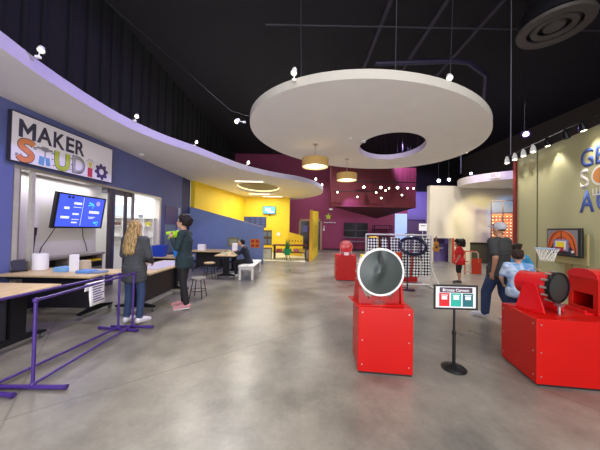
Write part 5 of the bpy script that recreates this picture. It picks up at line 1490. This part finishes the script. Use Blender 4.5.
person('seated person in dark clothes bent over the far craft table, on the white bench', (-1.70, 8.3, 0), R(88), 1.68,
       dict(pelvis=V(0, -.02, .56), chest=V(0, .09, .86), neck=V(0, .17, 1.03), head=V(0, .25, 1.17), shL=V(-.17, .12, .98), shR=V(.17, .12, .98), elL=V(-.21, .26, .80), elR=V(.21, .26, .80), wrL=V(-.1, .44, .86), wrR=V(.1, .44, .86),
            hipL=V(-.09, 0, .55), hipR=V(.09, 0, .55), knL=V(-.12, .42, .50), knR=V(.12, .42, .50), anL=V(-.12, .36, .085), anR=V(.12, .46, .085), toeL=V(-.13, .54, .03), toeR=V(.13, .64, .03), hpitch=R(-35), palmL=V(0, .2, -1), palmR=V(0, .2, -1), sideL=V(1, .3, 0), sideR=V(-1, .3, 0), curl=.3),
       M('navy_hoodie', '#1b1e30', 0.85, var=0.1), M('black_jeans', '#18171b', 0.8, var=0.1), WPL, 'short', hair_mat('black_short_hair', '#0d0a0c', '#211a1c'), SKIN2, hem=0.86, build=0.95)
person('person in pale grey cap, charcoal t-shirt and blue jeans near the wide red pedestal', (3.66, 4.58, 0), R(22), 1.79,
       dict(anL=V(-.1, .18, .09), knL=V(-.1, .16, .50), toeL=V(-.11, .37, .04), anR=V(.1, -.18, .10), knR=V(.1, -.01, .49), toeR=V(.11, .01, .03), elR=V(.25, .0, 1.13), wrR=V(.2, .13, .90), elL=V(-.25, -.08, 1.14), wrL=V(-.22, -.02, .88), hpitch=R(-4), hyaw=R(-6), shL=V(-.19, 0, 1.41), shR=V(.19, 0, 1.41)),
       M('charcoal_tshirt', '#3a3b3d', 0.85, var=0.08, scale=20), JEAN, M('light_trainer', '#c9cbd6', 0.6), 'short', hair_mat('brown_hair', '#2c2018', '#4b382a'), SKIN, sleeve='short', cap_m=M('pale_grey_cap', '#b5b4bc', 0.8), hem=0.82, build=1.25)
TIE = bpy.data.materials.new('tie_dye_blue'); TIE.use_nodes = True
nt = TIE.node_tree; tc = nt.nodes.new('ShaderNodeTexCoord'); n1 = nt.nodes.new('ShaderNodeTexNoise'); n1.inputs['Scale'].default_value = 6; n1.inputs['Distortion'].default_value = 1.5
cr = nt.nodes.new('ShaderNodeValToRGB'); cr.color_ramp.elements[0].position = .38; cr.color_ramp.elements[0].color = (*lin('#5b93cf'), 1); cr.color_ramp.elements[1].position = .6; cr.color_ramp.elements[1].color = (*lin('#c9def0'), 1)
nt.links.new(tc.outputs['Object'], n1.inputs['Vector']); nt.links.new(n1.outputs['Fac'], cr.inputs[0]); nt.links.new(cr.outputs[0], nt.nodes['Principled BSDF'].inputs['Base Color'])
person('child in pale blue tie-dye shirt and navy shorts behind the wide red pedestal', (3.36, 3.85, 0), R(-30), 1.36,
       dict(elL=V(-.25, .08, 1.16), wrL=V(-.2, .25, 1.02), elR=V(.26, .06, 1.16), wrR=V(.3, .22, 1.1), hpitch=R(-14), hyaw=R(-10), head=V(0, .03, 1.60)),
       TIE, M('navy_shorts', '#26335a', 0.8, var=0.1), M('white_sneaker', '#e4e0ea', 0.5), 'short', hair_mat('dark_brown_hair', '#1c1412', '#3b2a22'), SKIN2, sleeve='short', hem=0.84, headk=1.2, build=1.1, shorts=True)
person('child with dark hair in a plain sky-blue shirt, half hidden behind the tie-dye child', (4.14, 4.78, 0), R(-60), 1.42,
       dict(elR=V(.26, .12, 1.2), wrR=V(.3, .34, 1.12), hpitch=R(-10), head=V(0, .02, 1.60)),
       M('sky_tshirt', '#3f9bd0', 0.8, var=0.08), M('navy_shorts', '#26335a', 0.8), M('white_sneaker', '#e4e0ea', 0.5), 'short', MATS.get('x') or hair_mat('dark_hair_child', '#17100e', '#33241e'), SKIN2, sleeve='short', headk=1.18, build=1.05, shorts=True)
person('child with bushy dark hair and red t-shirt farther back beside the red gate', (5.04, 7.9, 0), R(60), 1.36,
       dict(elL=V(-.24, .0, 1.14), wrL=V(-.22, .08, .92), head=V(0, .02, 1.60)),
       M('red_tshirt', '#c4161c', 0.8, var=0.06), M('black_trousers', '#17161a', 0.8), M('dark_shoe', '#2c2c34', 0.6), 'bob', hair_mat('bushy_hair', '#120d0c', '#2e211c'), SKIN, sleeve='short', headk=1.42, build=1.42, hem=0.80, shorts=True)
